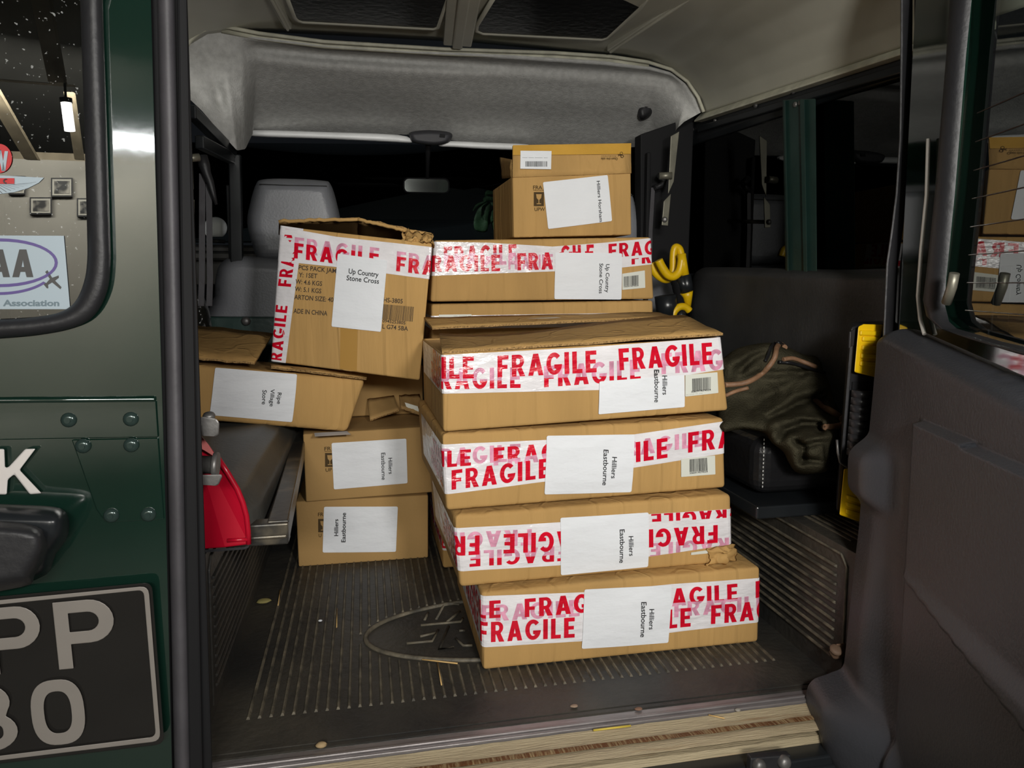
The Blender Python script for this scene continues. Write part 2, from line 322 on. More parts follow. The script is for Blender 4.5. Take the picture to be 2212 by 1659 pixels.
# ------------------------------------------------------------------ cartons
class Carton:
    def __init__(s, label, group, BL, BR, TR, TL, yL, yR, depth, r=.006, amp=.003, seed=0, corners=None, mat_=None, dvec=None):
        s.px = [BL, BR, TR, TL]; s.H = homog(s.px)
        s.c = corners or [at(BL, yL), at(BR, yR), at(TR, yR), at(TL, yL)]
        s.w = ((s.c[1]-s.c[0]).length+(s.c[2]-s.c[3]).length)/2; s.h = ((s.c[3]-s.c[0]).length+(s.c[2]-s.c[1]).length)/2
        e = s.c[1]-s.c[0]; s.D = dvec.normalized() if dvec else Vector((-e.y, e.x, 0)).normalized()
        s.d = depth; s.r = r; s.amp = amp; s.seed = seed; s.mat = mat_ or CARD
        base = (s.c[0]+s.c[1])/2+s.D*depth/2; base.z = min(s.c[0].z, s.c[1].z)
        s.root = thing('cardboard_box', label, 'cardboard box', base, group)
    def loc2w(s, x, dd, z):           # metric local -> world
        u = x/s.w; v = z/s.h; c = s.c
        p = (c[0]*(1-u)+c[1]*u)*(1-v)+(c[3]*(1-u)+c[2]*u)*v + s.D*dd
        return p
    def bulge(s, x, dd, z):
        k = math.sin(math.pi*max(0, min(1, x/s.w)))*math.sin(math.pi*max(0, min(1, z/s.h)))
        e = max(0, min(1, min(x, s.w-x, z, s.h-z)/.035)); e = e*e*(3-2*e)
        return s.amp*e*(k*.8+.7*noise.noise(Vector((x*9+s.seed*3.1, dd*9, z*14))))
    def wrap(s, u, v, off):           # around the vertical edges of the front
        r = s.r; w_ = s.w; o = off+s.bulge(u, 0, v)*(1 if r < u < w_-r else .3)
        if u < -r: x, d = -off, -u
        elif u < r:
            th = (r-u)/(2*r)*math.pi/2; x = r-(r+off)*math.sin(th); d = r-(r+off)*math.cos(th)
        elif u <= w_-r: x, d = u, -o
        elif u <= w_+r:
            th = (u-(w_-r))/(2*r)*math.pi/2; x = w_-r+(r+off)*math.sin(th); d = r-(r+off)*math.cos(th)
        else: x, d = w_+off, u-w_
        return s.loc2w(x, d, v)
    def body(s, open_top=False, wall=.006):
        mb = MB(); r = s.r; dims = (s.w, s.d, s.h); N = [max(4, int(L/.028)) for L in dims]
        def steps(L, n): return [0, r*.5, r]+[r+(L-2*r)*i/n for i in range(1, n)]+[L-r, L-r*.5, L]
        S = [steps(L, n) for L, n in zip(dims, N)]
        def rp(x, y, z):
            p = Vector((x, y, z)); q = Vector([max(r, min(L-r, a)) for a, L in zip(p, dims)]); dl = p-q
            if dl.length > 1e-9: 
                # rounded box: project the shell point on the rounding sphere
                q2 = q+dl.normalized()*r
            else: q2 = q
            b = s.bulge(q2.x, q2.y, q2.z) if y < r else .4*s.bulge(q2.x, q2.y, q2.z)
            nd = dl.normalized() if dl.length > 1e-9 else Vector((0, 0, 0))
            inner = all(abs(a-L/2) < L/2-r*1.01 or abs(nd[i]) > .99 for i, (a, L) in enumerate(zip(p, dims)))
            if inner: q2 = q2+nd*b
            return s.loc2w(q2.x, q2.y, q2.z)
        def side(ax, val):
            a, b = [i for i in range(3) if i != ax]; A, B = S[a], S[b]
            def fn(u, v):
                p = [0, 0, 0]; p[ax] = val; p[a] = A[round(u*(len(A)-1))]; p[b] = B[round(v*(len(B)-1))]; return rp(*p)
            mb.grid(fn, len(A)-1, len(B)-1, 0, True)
        for ax in range(3):
            for val in (0, dims[ax]):
                if open_top and ax == 2 and val > 0: continue
                side(ax, val)
        o = mb.build('carton', [s.mat, CARDK], s.root)
        if open_top:
            q = o.modifiers.new('wall', 'SOLIDIFY'); q.thickness = wall; q.offset = -1; q.material_offset = 1
        return o
    def lay(s, mb, polys, off, m):    # polygons already in metric (u,v)
        r = s.r; us = [-r, -r/3, r/3, r, s.w-r, s.w-r/3, s.w+r/3, s.w+r]+[s.w*i/14 for i in range(1, 14)]
        ps = splitx(polys, us, 0); ps = splitx(ps, [s.h*i/7 for i in range(1, 7)], 1)
        for p in ps: mb.face([s.wrap(u, v, off) for u, v in p], m)
    def m2(s, p): u, v = s.H(p); return (u*s.w, v*s.h)
    def mpolys(s, polys): return [[s.m2(p) for p in q] for q in polys]
    def tape(s, top, bot, words, left=.0, right=0., name='fragile_tape', film=None, off=.0012):
        mb = MB(); T = [s.m2(p) for p in top]; B = [s.m2(p) for p in bot]
        if left: T.insert(0, (-left, T[0][1])); B.insert(0, (-left, B[0][1]))
        if right: T.append((s.w+right, T[-1][1])); B.append((s.w+right, B[-1][1]))
        quads = [[B[i], B[i+1], T[i+1], T[i]] for i in range(len(T)-1)]
        s.lay(mb, quads, off, 0)
        umin, umax = T[0][0], T[-1][0]
        def clip_tape(ps):
            out = []
            for i in range(len(T)-1):
                q = clipall(clipall(ps, 1, 0, T[i][0] if i else -9), 1, 0, T[i+1][0] if i < len(T)-2 else 9, -1)
                for (p, r_), keep in (((B[i], B[i+1]), 1), ((T[i], T[i+1]), -1)):
                    a = -(r_[1]-p[1]); b = r_[0]-p[0]; q = clipall(q, a, b, a*p[0]+b*p[1], keep)
                out += q
            return clipall(clipall(out, 1, 0, umin), 1, 0, umax, -1)
        for wd in words:
            p0, p1, up = wd[0], wd[1], wd[2]; col = wd[3] if len(wd) > 3 else 1; opt = wd[4] if len(wd) > 4 else {}
            ps = affine(FRAG, p0, p1, up)
            if 'x0' in opt: ps = clipall(ps, 1, 0, opt['x0'])
            if 'x1' in opt: ps = clipall(ps, 1, 0, opt['x1'], -1)
            groups = [(ps, col)]
            if 'cut' in opt:
                a, b = opt['cut']; lo = line_clip(ps, a, b, True); hi = line_clip(ps, a, b, False)
                groups = [(lo, opt.get('lo', 1)), (hi, opt.get('hi', 2))]
            for g, c in groups:
                if c: s.lay(mb, clip_tape(s.mpolys(g)), off+(.0009 if c == 1 else .0005), c)
        return mb.build(name, [film or TAPE, RED, PINK], s.root, weld=False, recalc=False)
    def label(s, quad, lines, off=.0034, name='address_label', bars=None, paper=None, bold=.014, extra=None):
        mb = MB(); TL, TR, BR, BL = quad
        r = .045; n = 12
        def bl(u, v): return (((BL[0]*(1-u)+BR[0]*u)*(1-v)+(TL[0]*(1-u)+TR[0]*u)*v), ((BL[1]*(1-u)+BR[1]*u)*(1-v)+(TL[1]*(1-u)+TR[1]*u)*v))
        # rounded corner sheet
        rx, ry = .02, .03; pts = []
        for cx, cy, a in ((1-rx, 1-ry, 0), (rx, 1-ry, 90), (rx, ry, 180), (1-rx, ry, 270)): pts += arc(cx, cy, rx, ry, a, a+90, 3)
        sheet = splitx([pts], [i/8 for i in range(1, 8)], 0); sheet = splitx(sheet, [i/5 for i in range(1, 5)], 1)
        s.lay(mb, s.mpolys([[bl(*p) for p in q] for q in sheet]), off, 0)
        for t, p0, p1, up in lines: s.lay(mb, s.mpolys(affine(text_polys(t, bold)[0], p0, p1, up)), off+.0004, 1)
        if bars:
            a, b, c, d = bars; x = 0; rnd = random.Random(len(lines)+int(a[0]))
            while x < 1:
                wd = rnd.choice((.008, .008, .016, .024)); x1 = min(1, x+wd)
                f = lambda t, e, g: (e[0]+(g[0]-e[0])*t, e[1]+(g[1]-e[1])*t)
                s.lay(mb, s.mpolys([[f(x, d, c), f(x1, d, c), f(x1, a, b), f(x, a, b)]]), off+.0004, 1)
                x = x1+rnd.choice((.009, .009, .018))
        if extra: s.lay(mb, s.mpolys(extra), off+.0004, 1)
        return mb.build(name, [paper or PAPER, INK], s.root, weld=False, recalc=False)
    def prints(s, lines, bars=None, polys=(), ink=None, off=.0009, bold=.014, name='printed_marks', holes=()):
        mb = MB()
        for t, p0, p1, up in lines: s.lay(mb, s.mpolys(affine(text_polys(t, bold)[0], p0, p1, up)), off, 0)
        for p in polys: s.lay(mb, s.mpolys([p]), off, 0)
        for p in holes: s.lay(mb, s.mpolys([p]), off+.0004, 1)
        if bars:
            a, b, c, d = bars; x = 0; rnd = random.Random(5)
            f = lambda t, e, g: (e[0]+(g[0]-e[0])*t, e[1]+(g[1]-e[1])*t)
            while x < 1:
                x1 = min(1, x+rnd.choice((.008, .012, .02))); s.lay(mb, s.mpolys([[f(x, d, c), f(x1, d, c), f(x1, a, b), f(x, a, b)]]), off, 0); x = x1+rnd.choice((.010, .016))
        return mb.build(name, [ink or INKC, s.mat], s.root, weld=False, recalc=False)
    def flap(s, q, t=.004, n=10, lift=None, m=None, name='flap', rag=0., seed=1):
        """folded lid: q = 4 world points (hinge a,b then free c,d)"""
        a, b, c, d = [Vector(p) for p in q]; nr = (b-a).cross(d-a).normalized(); mb = MB()
        def pt(u, v):
            p = (a*(1-u)+b*u)*(1-v)+(d*(1-u)+c*u)*v
            if rag and v > .99: p += (d-a)*rag*noise.noise(Vector((u*16, seed, 0)))
            p += nr*.003*noise.noise(Vector((u*5, v*4, seed)))
            return p+(nr*lift(u, v) if lift else Vector())
        nv = 5
        mb.grid(lambda u, v: pt(u, v)+nr*t/2, n, nv, 0); mb.grid(lambda u, v: pt(u, v)-nr*t/2, n, nv, 0)
        for e in range(4):
            def ed(u, v):
                x, y = ((u, 0), (1, u), (u, 1), (0, u))[e]; return pt(x, y)+nr*t*(v-.5)
            mb.grid(ed, n if e in (0, 2) else nv, 1, 1, False)
        return mb.build(name, [m or s.mat, EDGE], s.root)
def mp(f, *pts): return [f(*p) for p in pts]
FRONT = 'taped fragile cartons stacked at the front'
# A: bottom of the front stack
A = Carton('bottom carton of the front stack, standing on the ribbed mat nearest the sill', FRONT, (1043, 1449), (1639, 1388), (1643, 1225), (1040, 1281), .171, .169, .36, amp=.004, seed=1, r=.007)
A.body()
A.tape(mp(k3, (385, 1108), (1010, 1085), (1555, 1035), (2125, 995)), mp(k3, (400, 1425), (1000, 1385), (1540, 1335), (2125, 1268)), [
    (k3(-90, 1285), k3(512, 1238), k3(-90, 1177), 1), (k3(655, 1235), k3(1255, 1187), k3(655, 1123), 1, {'cut': (k3(400, 1262), k3(1555, 1170)), 'lo': 2, 'hi': 1}),
    (k3(1370, 1185), k3(1970, 1135), k3(1370, 1078), 1, {'cut': (k3(1540, 1150), k3(2125, 1110)), 'lo': 2, 'hi': 1}), (k3(2090, 1118), k3(2690, 1070), k3(2090, 1015), 1),
    (k3(372, 1395), k3(955, 1360), k3(372, 1270), 1), (k3(1080, 1345), k3(1675, 1295), k3(1080, 1227), 1), (k3(1803, 1280), k3(2400, 1228), k3(1803, 1162), 1),
    (k3(-240, 1440), k3(300, 1398), k3(-240, 1320), 1), (k3(400, 1265), k3(985, 1228), k3(400, 1165), 2), (k3(1570, 1238), k3(2160, 1190), k3(1570, 1145), 2)], left=.3, right=.1)
A.label(mp(k3, (1015, 1065), (1553, 1037), (1533, 1393), (998, 1430)), [('Hilliers', k3(1410, 1180), k3(1408, 1308), k3(1440, 1180)), ('Eastbourne', k3(1360, 1137), k3(1355, 1355), k3(1392, 1137))])
# B: upside-down tape
B = Carton('second carton up in the front stack, its red fragile lettering upside down, crushed right corner', FRONT, (994, 1270), (1582, 1215), (1580, 1068), (980, 1113), .185, .20, .36, amp=.004, seed=2, r=.008)
B.body()
B.tape(mp(k3, (225, 690), (880, 650), (1425, 603), (1935, 570)), mp(k3, (240, 958), (880, 918), (1425, 862), (1945, 788)), [
    (k3(1855, 668), k3(1255, 705), k3(1855, 778), 1), (k3(1130, 690), k3(530, 722), k3(1130, 812), 1), (k3(385, 732), k3(-215, 765), k3(385, 852), 1),
    (k3(925, 792), k3(325, 832), k3(925, 888), 1, {'cut': (k3(240, 885), k3(900, 850)), 'lo': 1, 'hi': 2}), (k3(1990, 560), k3(1440, 595), k3(1990, 652), 1, {'cut': (k3(1425, 650), k3(1935, 622)), 'lo': 0, 'hi': 1}),
    (k3(2010, 740), k3(1430, 780), k3(2010, 830), 2), (k3(700, 690), k3(100, 725), k3(700, 790), 2), (k3(240, 850), k3(-330, 880), k3(240, 940), 1)], left=.3, right=.1)
B.label(mp(k3, (875, 622), (1422, 590), (1418, 925), (880, 977)), [('Hilliers', k3(1293, 733), k3(1297, 855), k3(1322, 732)), ('Eastbourne', k3(1238, 692), k3(1238, 900), k3(1268, 690))])
B.label(mp(k3, (1685, 836), (1898, 808), (1900, 832), (1685, 852)), [('-- --', k3(1850, 830), k3(1890, 824), k3(1850, 815))], name='barcode_label', off=.0026, paper=PAPER2)
mb = MB()
def crush(u, v):
    p = k3(1790+170*u+22*math.sin(v*3), 818+105*v-30*u); return at(p, .193-.010*math.sin(u*3.1)*math.sin(v*3.1)+.05*max(0, u-.75))+Vector((noise.noise(Vector((u*4, v*5, 21))), noise.noise(Vector((u*5, v*3, 31))), noise.noise(Vector((u*4, v*5, 41)))))*.007
mb.grid(crush, 20, 14, 0); o = mb.build('crushed_corner', CARD, B.root); q = o.modifiers.new('t', 'SOLIDIFY'); q.thickness = .003
# C
C = Carton('third carton up in the front stack, label over its middle and barcode at the right', FRONT, (965, 1104), (1568, 1054), (1564, 903), (954, 937), .19, .21, .36, amp=.004, seed=3, r=.007)
C.body()
C.tape(mp(k3, (155, 172), (800, 142), (1345, 108), (1900, 28)), mp(k3, (165, 482), (795, 398), (1335, 312), (1905, 226)), [
    (k3(215, 450), k3(820, 372), k3(215, 330), 1), (k3(-265, 345), k3(335, 300), k3(-265, 245), 1), (k3(475, 300), k3(1075, 250), k3(475, 190), 1, {'cut': (k3(150, 325), k3(800, 222)), 'lo': 2, 'hi': 1}),
    (k3(60, 310), k3(640, 270), k3(60, 205), 2), (k3(945, 335), k3(1545, 250), k3(945, 212), 1), (k3(1675, 222), k3(2275, 140), k3(1675, 97), 1), (k3(1200, 255), k3(1780, 180), k3(1200, 160), 2), (k3(-420, 470), k3(120, 455), k3(-420, 350), 1)], left=.3, right=.1)
C.label(mp(k3, (802, 115), (1343, 107), (1325, 463), (788, 477)), [('Hilliers', k3(1203, 243), k3(1195, 375), k3(1232, 245)), ('Eastbourne', k3(1150, 198), k3(1142, 418), k3(1180, 200))])
C.label(mp(k3, (1630, 258), (1840, 238), (1843, 355), (1630, 370)), [('5060919074524', k3(1683, 352), k3(1795, 342), k3(1683, 342))], name='barcode_label', off=.0026, paper=PAPER2, bars=mp(k3, (1683, 262), (1790, 252), (1795, 332), (1683, 340)))
# D: open flaps
D = Carton('top carton of the front stack with its lid flaps gaping open', FRONT, (958, 934), (1574, 887), (1557, 728), (955, 762), .19, .20, .33, amp=.003, seed=4, r=.006)
D.body(open_top=True)
D.tape(mp(k2, (185, 1085), (1230, 1050), (1560, 1030)), mp(k2, (185, 1165), (1230, 1140), (1560, 1095)), [], left=.3, name='fragile_tape', off=.0010)
D.tape(mp(k2, (185, 905), (1120, 855), (2075, 785)), mp(k2, (185, 1165), (1120, 1142), (2092, 1000)), [
    (k2(-285, 1072), k2(385, 1060), k2(-285, 927), 1), (k2(545, 1055), k2(1215, 1018), k2(545, 910), 1), (k2(1372, 1005), k2(2015, 962), k2(1366, 862), 1),
    (k2(60, 1137), k2(700, 1125), k2(60, 997), 1, {'cut': (k2(100, 1085), k2(800, 1070)), 'lo': 1, 'hi': 2}), (k2(858, 1120), k2(1515, 1072), k2(858, 978), 1, {'cut': (k2(800, 1060), k2(1600, 1035)), 'lo': 1, 'hi': 2}),
    (k2(1660, 1032), k2(2320, 985), k2(1660, 892), 2), (k2(-420, 1180), k2(30, 1160), k2(-420, 1040), 1)], left=.3, right=.1, off=.0016)
D.label(mp(k2, (1232, 1080), (1815, 1035), (1818, 1258), (1228, 1308)), [('Hilliers', k2(1662, 1040), k2(1665, 1172), k2(1695, 1040)), ('Eastbourne', k2(1607, 1000), k2(1610, 1225), k2(1640, 1000))], off=.0038)
D.label(mp(k2, (1822, 1036), (2046, 1018), (2052, 1160), (1822, 1185)), [('5060919074524', k2(1862, 1158), k2(1998, 1143), k2(1862, 1146)), ('-- ---- -- ---', k2(1826, 1175), k2(1940, 1163), k2(1826, 1168))], name='barcode_label', off=.0030, paper=PAPER2, bars=mp(k2, (1868, 1062), (1998, 1050), (1996, 1136), (1870, 1150)))
D.flap([at((955, 762), .19), at((1562, 722), .20), at((1478, 682), .40), at((949, 722), .37)], lift=lambda u, v: -.016*math.sin(math.pi*min(1, u*1.4))*v*(1-u), seed=2)
D.flap([at((916, 687), .52), at((1420, 676), .53), at((1455, 685), .43), at((934, 710), .42)], seed=3)
mb = MB(); mb.face([at(p, y)+Vector((0, 0, .0042)) for p, y in ((k2(650, 672), .48), (k2(1130, 657), .485), (k2(1240, 676), .45), (k2(690, 697), .45))]); mb.build('paper_remnant', PAPER2, D.root)
# rear stack
REAR = 'taped fragile cartons of the rear stack'
def rearbox(label, z0, z1, xl, xr, seed):
    c = [Vector((xl, .625, z0)), Vector((xr, .63, z0)), Vector((xr, .63, z1)), Vector((xl, .625, z1))]
    b = Carton(label, REAR, (930, 1200), (1413, 1200), (1413, 1060), (930, 1060), .62, .62, .34, amp=.003, seed=seed, corners=c); b.body()
    b.tape([(930, 1085), (1413, 1085)], [(930, 1160), (1413, 1160)], [((900+170*i, 1118), (1050+170*i, 1118), (900+170*i, 1090), 1) for i in range(-2, 3)]+[((960+170*i, 1155), (1110+170*i, 1155), (960+170*i, 1128), 1) for i in range(-2, 3)], left=.3)
    return b
rearbox('bottom carton of the rear stack, mostly hidden behind the front stack', .002, .154, .174, .70, 11)
rearbox('second carton up in the rear stack, red tape showing on its left side', .158, .309, .174, .69, 12)
rearbox('third carton up in the rear stack, just left of the gap beside the front stack', .313, .463, .172, .69, 13)
Fx = Carton('fourth carton of the rear stack, under the carton labelled Up Country', REAR, (932, 795), (1413, 790), (1411, 649), (932, 657), .622, .622, .34, amp=.003, seed=14)
Fx.c[0].z = Fx.c[1].z = .466; Fx.body()
Fx.tape(mp(k2, (100, 634), (1620, 613)), mp(k2, (100, 720), (1620, 700)), [], left=.3)
Fx.label(mp(k2, (147, 626), (355, 624), (355, 690), (147, 692)), [('--- ------ --', k2(240, 638), k2(350, 637), k2(240, 630))], name='barcode_label', off=.0026, paper=PAPER2)
E_ = Carton('carton taped all along its upper edge and labelled Up Country, topmost of the rear stack', REAR, (930, 652), (1413, 646), (1406, 512), (938, 519), .62, .62, .34, amp=.004, seed=5)
E_.body()
E_.tape(mp(k2, (122, 132), (480, 140), (900, 165), (1250, 140), (1602, 108)), mp(k2, (105, 362), (480, 347), (910, 332), (1250, 320), (1606, 283)), [
    (k2(25, 335), k2(545, 330), k2(25, 225), 1), (k2(660, 325), k2(1180, 310), k2(660, 210), 1), (k2(1290, 240), k2(1820, 200), k2(1290, 148), 1),
    (k2(180, 300), k2(655, 285), k2(180, 165), 1, {'cut': (k2(100, 212), k2(700, 205)), 'lo': 2, 'hi': 1}), (k2(730, 290), k2(1185, 270), k2(730, 170), 1, {'x0': k2(960, 0)[0]}),
    (k2(1455, 285), k2(1975, 245), k2(1455, 195), 1, {'cut': (k2(1290, 262), k2(1606, 232)), 'lo': 1, 'hi': 0}), (k2(600, 320), k2(900, 310), k2(600, 225), 2)], left=.3, right=.1)
E_.label(mp(k2, (915, 205), (1385, 210), (1380, 528), (910, 525)), [('Up Country', k2(1268, 283), k2(1264, 478), k2(1294, 283)), ('Stone Cross', k2(1222, 278), k2(1220, 485), k2(1248, 278))])
E_.label(mp(k2, (1386, 348), (1550, 325), (1553, 445), (1386, 460)), [('5060919074524', k2(1397, 442), k2(1503, 434), k2(1397, 434))], name='barcode_label', off=.0026, paper=PAPER2, bars=mp(k2, (1397, 368), (1503, 357), (1503, 426), (1397, 433)))
# H
Hb = Carton('carton labelled Hilliers Horsham, alone on top of the rear stack with lid raised', None, (1109.5, 517), (1364.5, 511), (1363, 375), (1107, 384), .64, .64, .26, amp=.002, seed=6, r=.004)
for _c in Hb.c: _c.z += .004
Hb.body(open_top=True)
hl = [at((1107, 384), .64), at((1363, 375), .64), at((1362, 311), .655), at((1107, 316), .655)]
Hb.flap(hl, t=.005, seed=6, name='front_flap')
Hb.flap([at((1107, 384), .66), at((1086, 386), .89), at((1081, 340), .89), at((1107, 345), .66)], t=.004, seed=8, name='side_flap')
Hn = homog([(1107, 384), (1363, 375), (1362, 311), (1107, 316)])
def onflap(p, off):
    u, v = Hn(p); return (hl[0]*(1-u)+hl[1]*u)*(1-v)+(hl[3]*(1-u)+hl[2]*u)*v+Vector((0, -off, 0))
mb = MB(); q = mp(k1, (880, 195), (1789, 180), (1786, 262), (880, 272)); mb.face([onflap(p, .0062) for p in q][::-1]); mb.build('packing_tape', TAN, Hb.root, recalc=False)
mb = MB(); mb.face([onflap(p, .0068) for p in mp(k1, (938, 376), (1178, 380), (1182, 240), (940, 238))])
for t, a, b, c in (('--- ------ ---- ----', k1(955, 286), k1(1150, 288), k1(955, 280)),):
    for pl in affine(text_polys(t)[0], b, a, (b[0], b[1]+4)): mb.face([onflap(p, .0072) for p in pl], 1)
x = 0; rnd = random.Random(3)
while x < 1:
    x1 = min(1, x+rnd.choice((.012, .02, .03))); e = lambda t: 978+172*t
    mb.face([onflap(k1(*p), .0072) for p in ((e(x), 360), (e(x1), 361), (e(x1), 320), (e(x), 318))], 1); x = x1+rnd.choice((.015, .025))
mb.build('barcode_label', [PAPER, INK], Hb.root, weld=False, recalc=False)
mb = MB()
for pl in affine(text_polys('Open this side')[0], k1(1688, 290), k1(1563, 290), k1(1688, 309)): mb.face([onflap(p, .0066) for p in pl])
for cx, cy in ((1715, 258), (1722, 280)):
    for i in range(10):
        a0, a1 = 36*i, 36*i+36; R0, R1 = 12, 8
        mb.face([onflap(k1(cx+r*math.cos(math.radians(a)), cy+r*math.sin(math.radians(a))), .0066) for r, a in ((R0, a0), (R0, a1), (R1, a1), (R1, a0))])
for a, b in (((1690, 262), (1712, 272)), ((1690, 275), (1712, 264))): mb.face([onflap(k1(*p), .0066) for p in (a, b, (b[0], b[1]+4), (a[0], a[1]+4))])
for i in range(9): mb.face([onflap(k1(*p), .0066) for p in ((1565+13*i, 276), (1573+13*i, 276), (1573+13*i, 279), (1565+13*i, 279))])
mb.build('printed_marks', INKC, Hb.root, weld=False, recalc=False)
Hb.label(mp(k1, (1103, 492), (1603, 436), (1637, 790), (1143, 852)), [('Hilliers Horsham', k1(1515, 483), k1(1537, 798), k1(1540, 481))])
def glassicon(f, x, y, w_, h_):   # wine glass symbol cut in a dark square
    P = lambda a, b: f(x+w_*a, y+h_*b)
    return [[P(.22, .15), P(.78, .15), P(.72, .42), P(.55, .56), P(.45, .56), P(.28, .42)], [P(.46, .56), P(.54, .56), P(.54, .80), P(.46, .80)], [P(.28, .80), P(.72, .80), P(.72, .86), P(.28, .86)]]
def rect(f, x, y, w_, h_): return [f(x, y+h_), f(x+w_, y+h_), f(x+w_, y), f(x, y)]
Hb.prints([('FRA', k1(1032, 545), k1(1100, 545), k1(1032, 517)), ('FRAGILE', k1(1034, 556), k1(1110, 556), k1(1034, 549)), ('UPW', k1(1042, 712), k1(1120, 712), k1(1042, 685))], polys=[rect(k1, 1037, 567, 75, 108)], holes=glassicon(k1, 1037, 567, 75, 108))
# I
I_ = Carton('large torn carton with printed carton size text and red tape down its left edge', None, (586, 781), (907, 822), (934, 524), (606, 487), .62, .52, .30, amp=.004, seed=7, r=.005, dvec=Vector((-.03, 1, .0)))
I_.body(open_top=True)
I_.tape(mp(k5, (112, 150), (330, 170), (640, 225), (1538, 322)), mp(k5, (100, 455), (330, 480), (640, 512), (1527, 628)), [
    (k5(240, 428), k5(1035, 535), k5(245, 282), 1), (k5(245, 375), k5(1040, 480), k5(250, 228), 2), (k5(1203, 550), k5(1990, 650), k5(1212, 412), 1), (k5(1205, 500), k5(1990, 602), k5(1212, 362), 2)], left=.04, right=.02)
mbt = MB()
def vtape():
    T = [I_.m2(p) for p in mp(k5, (112, 115), (330, 150))]; B_ = [I_.m2(p) for p in mp(k5, (25, 1398), (163, 1415))]
    T[0] = (-.02, T[0][1]); B_[0] = (-.02, B_[0][1])
    I_.lay(mbt, [[B_[0], B_[1], ((B_[1][0]*.45+T[1][0]*.55), (B_[1][1]*.45+T[1][1]*.55)), T[0]], [T[0], ((B_[1][0]*.45+T[1][0]*.55), (B_[1][1]*.45+T[1][1]*.55)), T[1]]], .0008, 0)
    for p0, p1, up in ((k5(212, 700), k5(292, 95), k5(88, 690)), (k5(112, 1490), k5(182, 880), k5(0, 1478))):
        ps = affine(FRAG, p0, p1, up); ps = I_.mpolys(ps); ps = clipall(clipall(ps, 1, 0, -.02), 0, 1, .005)
        ps = clipall(ps, 0, 1, I_.h-.006, -1); I_.lay(mbt, ps, .0011, 1)
vtape(); mbt.build('fragile_tape', [TAPE, RED, PINK], I_.root, weld=False, recalc=False)
up = lambda f, x, y, h_: f(x, y-h_)
I_.prints([('PCS PACK JAM', k5(285, 535), k5(640, 570), k5(288, 493)), ('Y: 1SET', k5(285, 605), k5(460, 618), k5(288, 563)), ('W: 4.6 KGS', k5(253, 668), k5(505, 690), k5(256, 626)), ('W: 5.1 KGS', k5(248, 738), k5(498, 760), k5(251, 696)),
    ('ARTON SIZE: 40', k5(243, 815), k5(612, 842), k5(246, 772)), ('ADE IN CHINA', k5(237, 945), k5(555, 970), k5(240, 902)), ('HS-3805', k5(1083, 842), k5(1265, 856), k5(1086, 800)), ('0945253805', k5(1075, 1032), k5(1290, 1054), k5(1077, 1002)), ('L G74 5BA', k5(1073, 1090), k5(1315, 1114), k5(1076, 1050))],
    bars=mp(k5, (1085, 862), (1372, 888), (1360, 1028), (1072, 1002)), ink=INKB)
I_.label(mp(k5, (655, 385), (1120, 450), (1060, 1122), (595, 1072)), [('Up Country', k5(755, 572), k5(1035, 608), k5(760, 525)), ('Stone Cross', k5(735, 636), k5(1040, 670), k5(740, 590))])
mb = MB(); s_ = [[I_.m2(p) for p in mp(k5, (675, 1470), (835, 1490), (840, 1090), (680, 1080))]]; I_.lay(mb, s_, .0007, 0); mb.build('packing_tape', mat('clear_tape_patch', (.40, .22, .05), .4), I_.root, weld=False, recalc=False)
I_.flap([at(k5(95, 200), .91), at(k5(860, 260), .87), at(k5(862, 52), .64), at(k5(98, 74), .655)], rag=.02, seed=4, name='torn_flap', m=CARDK)
I_.flap([at(k5(840, 260), .87), at(k5(1540, 330), .80), at(k5(1535, 200), .58), at(k5(850, 55), .64)], rag=.05, seed=5, name='torn_flap', m=CARDK)
mb = MB()
for P3 in ([(98, 80, .654), (480, 68, .647), (860, 58, .639)], [(850, 62, .639), (1080, 118, .62), (1300, 165, .60), (1535, 205, .578)]):
    Q = [at(k5(*p[:2]), p[2]-.003) for p in P3]; D_ = []
    for p, q in zip(Q, Q[1:]):
        for i in range(8): D_.append(p+(q-p)*i/8+Vector((noise.noise(p*60+Vector((i, 0, 0))), 0, noise.noise(p*50+Vector((0, i, 3)))))*.003)
    mb.tube(D_+[Q[-1]], .0042, 6, 0)
mb.build('torn_edge', CARD, I_.root)
# crumpled torn corner at the front right of the rim
mb = MB()
def crumple(u, v):
    px = k5(1270+270*u, 165+150*v*(1-.35*abs(u-.5))+30*u); return at(px, .60-.05*math.sin(v*3)-.04*u)+Vector((noise.noise(Vector((u*6, v*4, 1))), noise.noise(Vector((u*5, v*6, 5))), noise.noise(Vector((u*7, v*5, 9)))))*.011
mb.grid(crumple, 18, 12, 0); o = mb.build('torn_corner', CARD, I_.root); q = o.modifiers.new('t', 'SOLIDIFY'); q.thickness = .003
# J
J = Carton('low wide carton labelled Ripe Village Store, lying tilted on the left bench', None, (395, 905), (752, 934), (792, 820), (395, 785), .56, .66, .24, amp=.004, seed=8, r=.012)
J.body()
J.label(mp(k6, (300, 880), (952, 933), (915, 1327), (257, 1270)), [('Ripe', k6(790, 1090), k6(785, 1183), k6(822, 1092)), ('Village', k6(733, 1062), k6(727, 1203), k6(765, 1063)), ('Store', k6(668, 1070), k6(663, 1187), k6(702, 1071))])
J.flap([at(k6(-20, 520), .87), at(k6(790, 610), .80), at(k6(640, 850), .585), at(k6(-20, 795), .555)], rag=.02, seed=9, n=14)
J.flap([at(k6(1555, 935), .66), at(k6(770, 860), .62), at(k6(775, 882), .585), at(k6(1552, 975), .645)], t=.006, rag=.2, seed=10, name='flap', n=14)
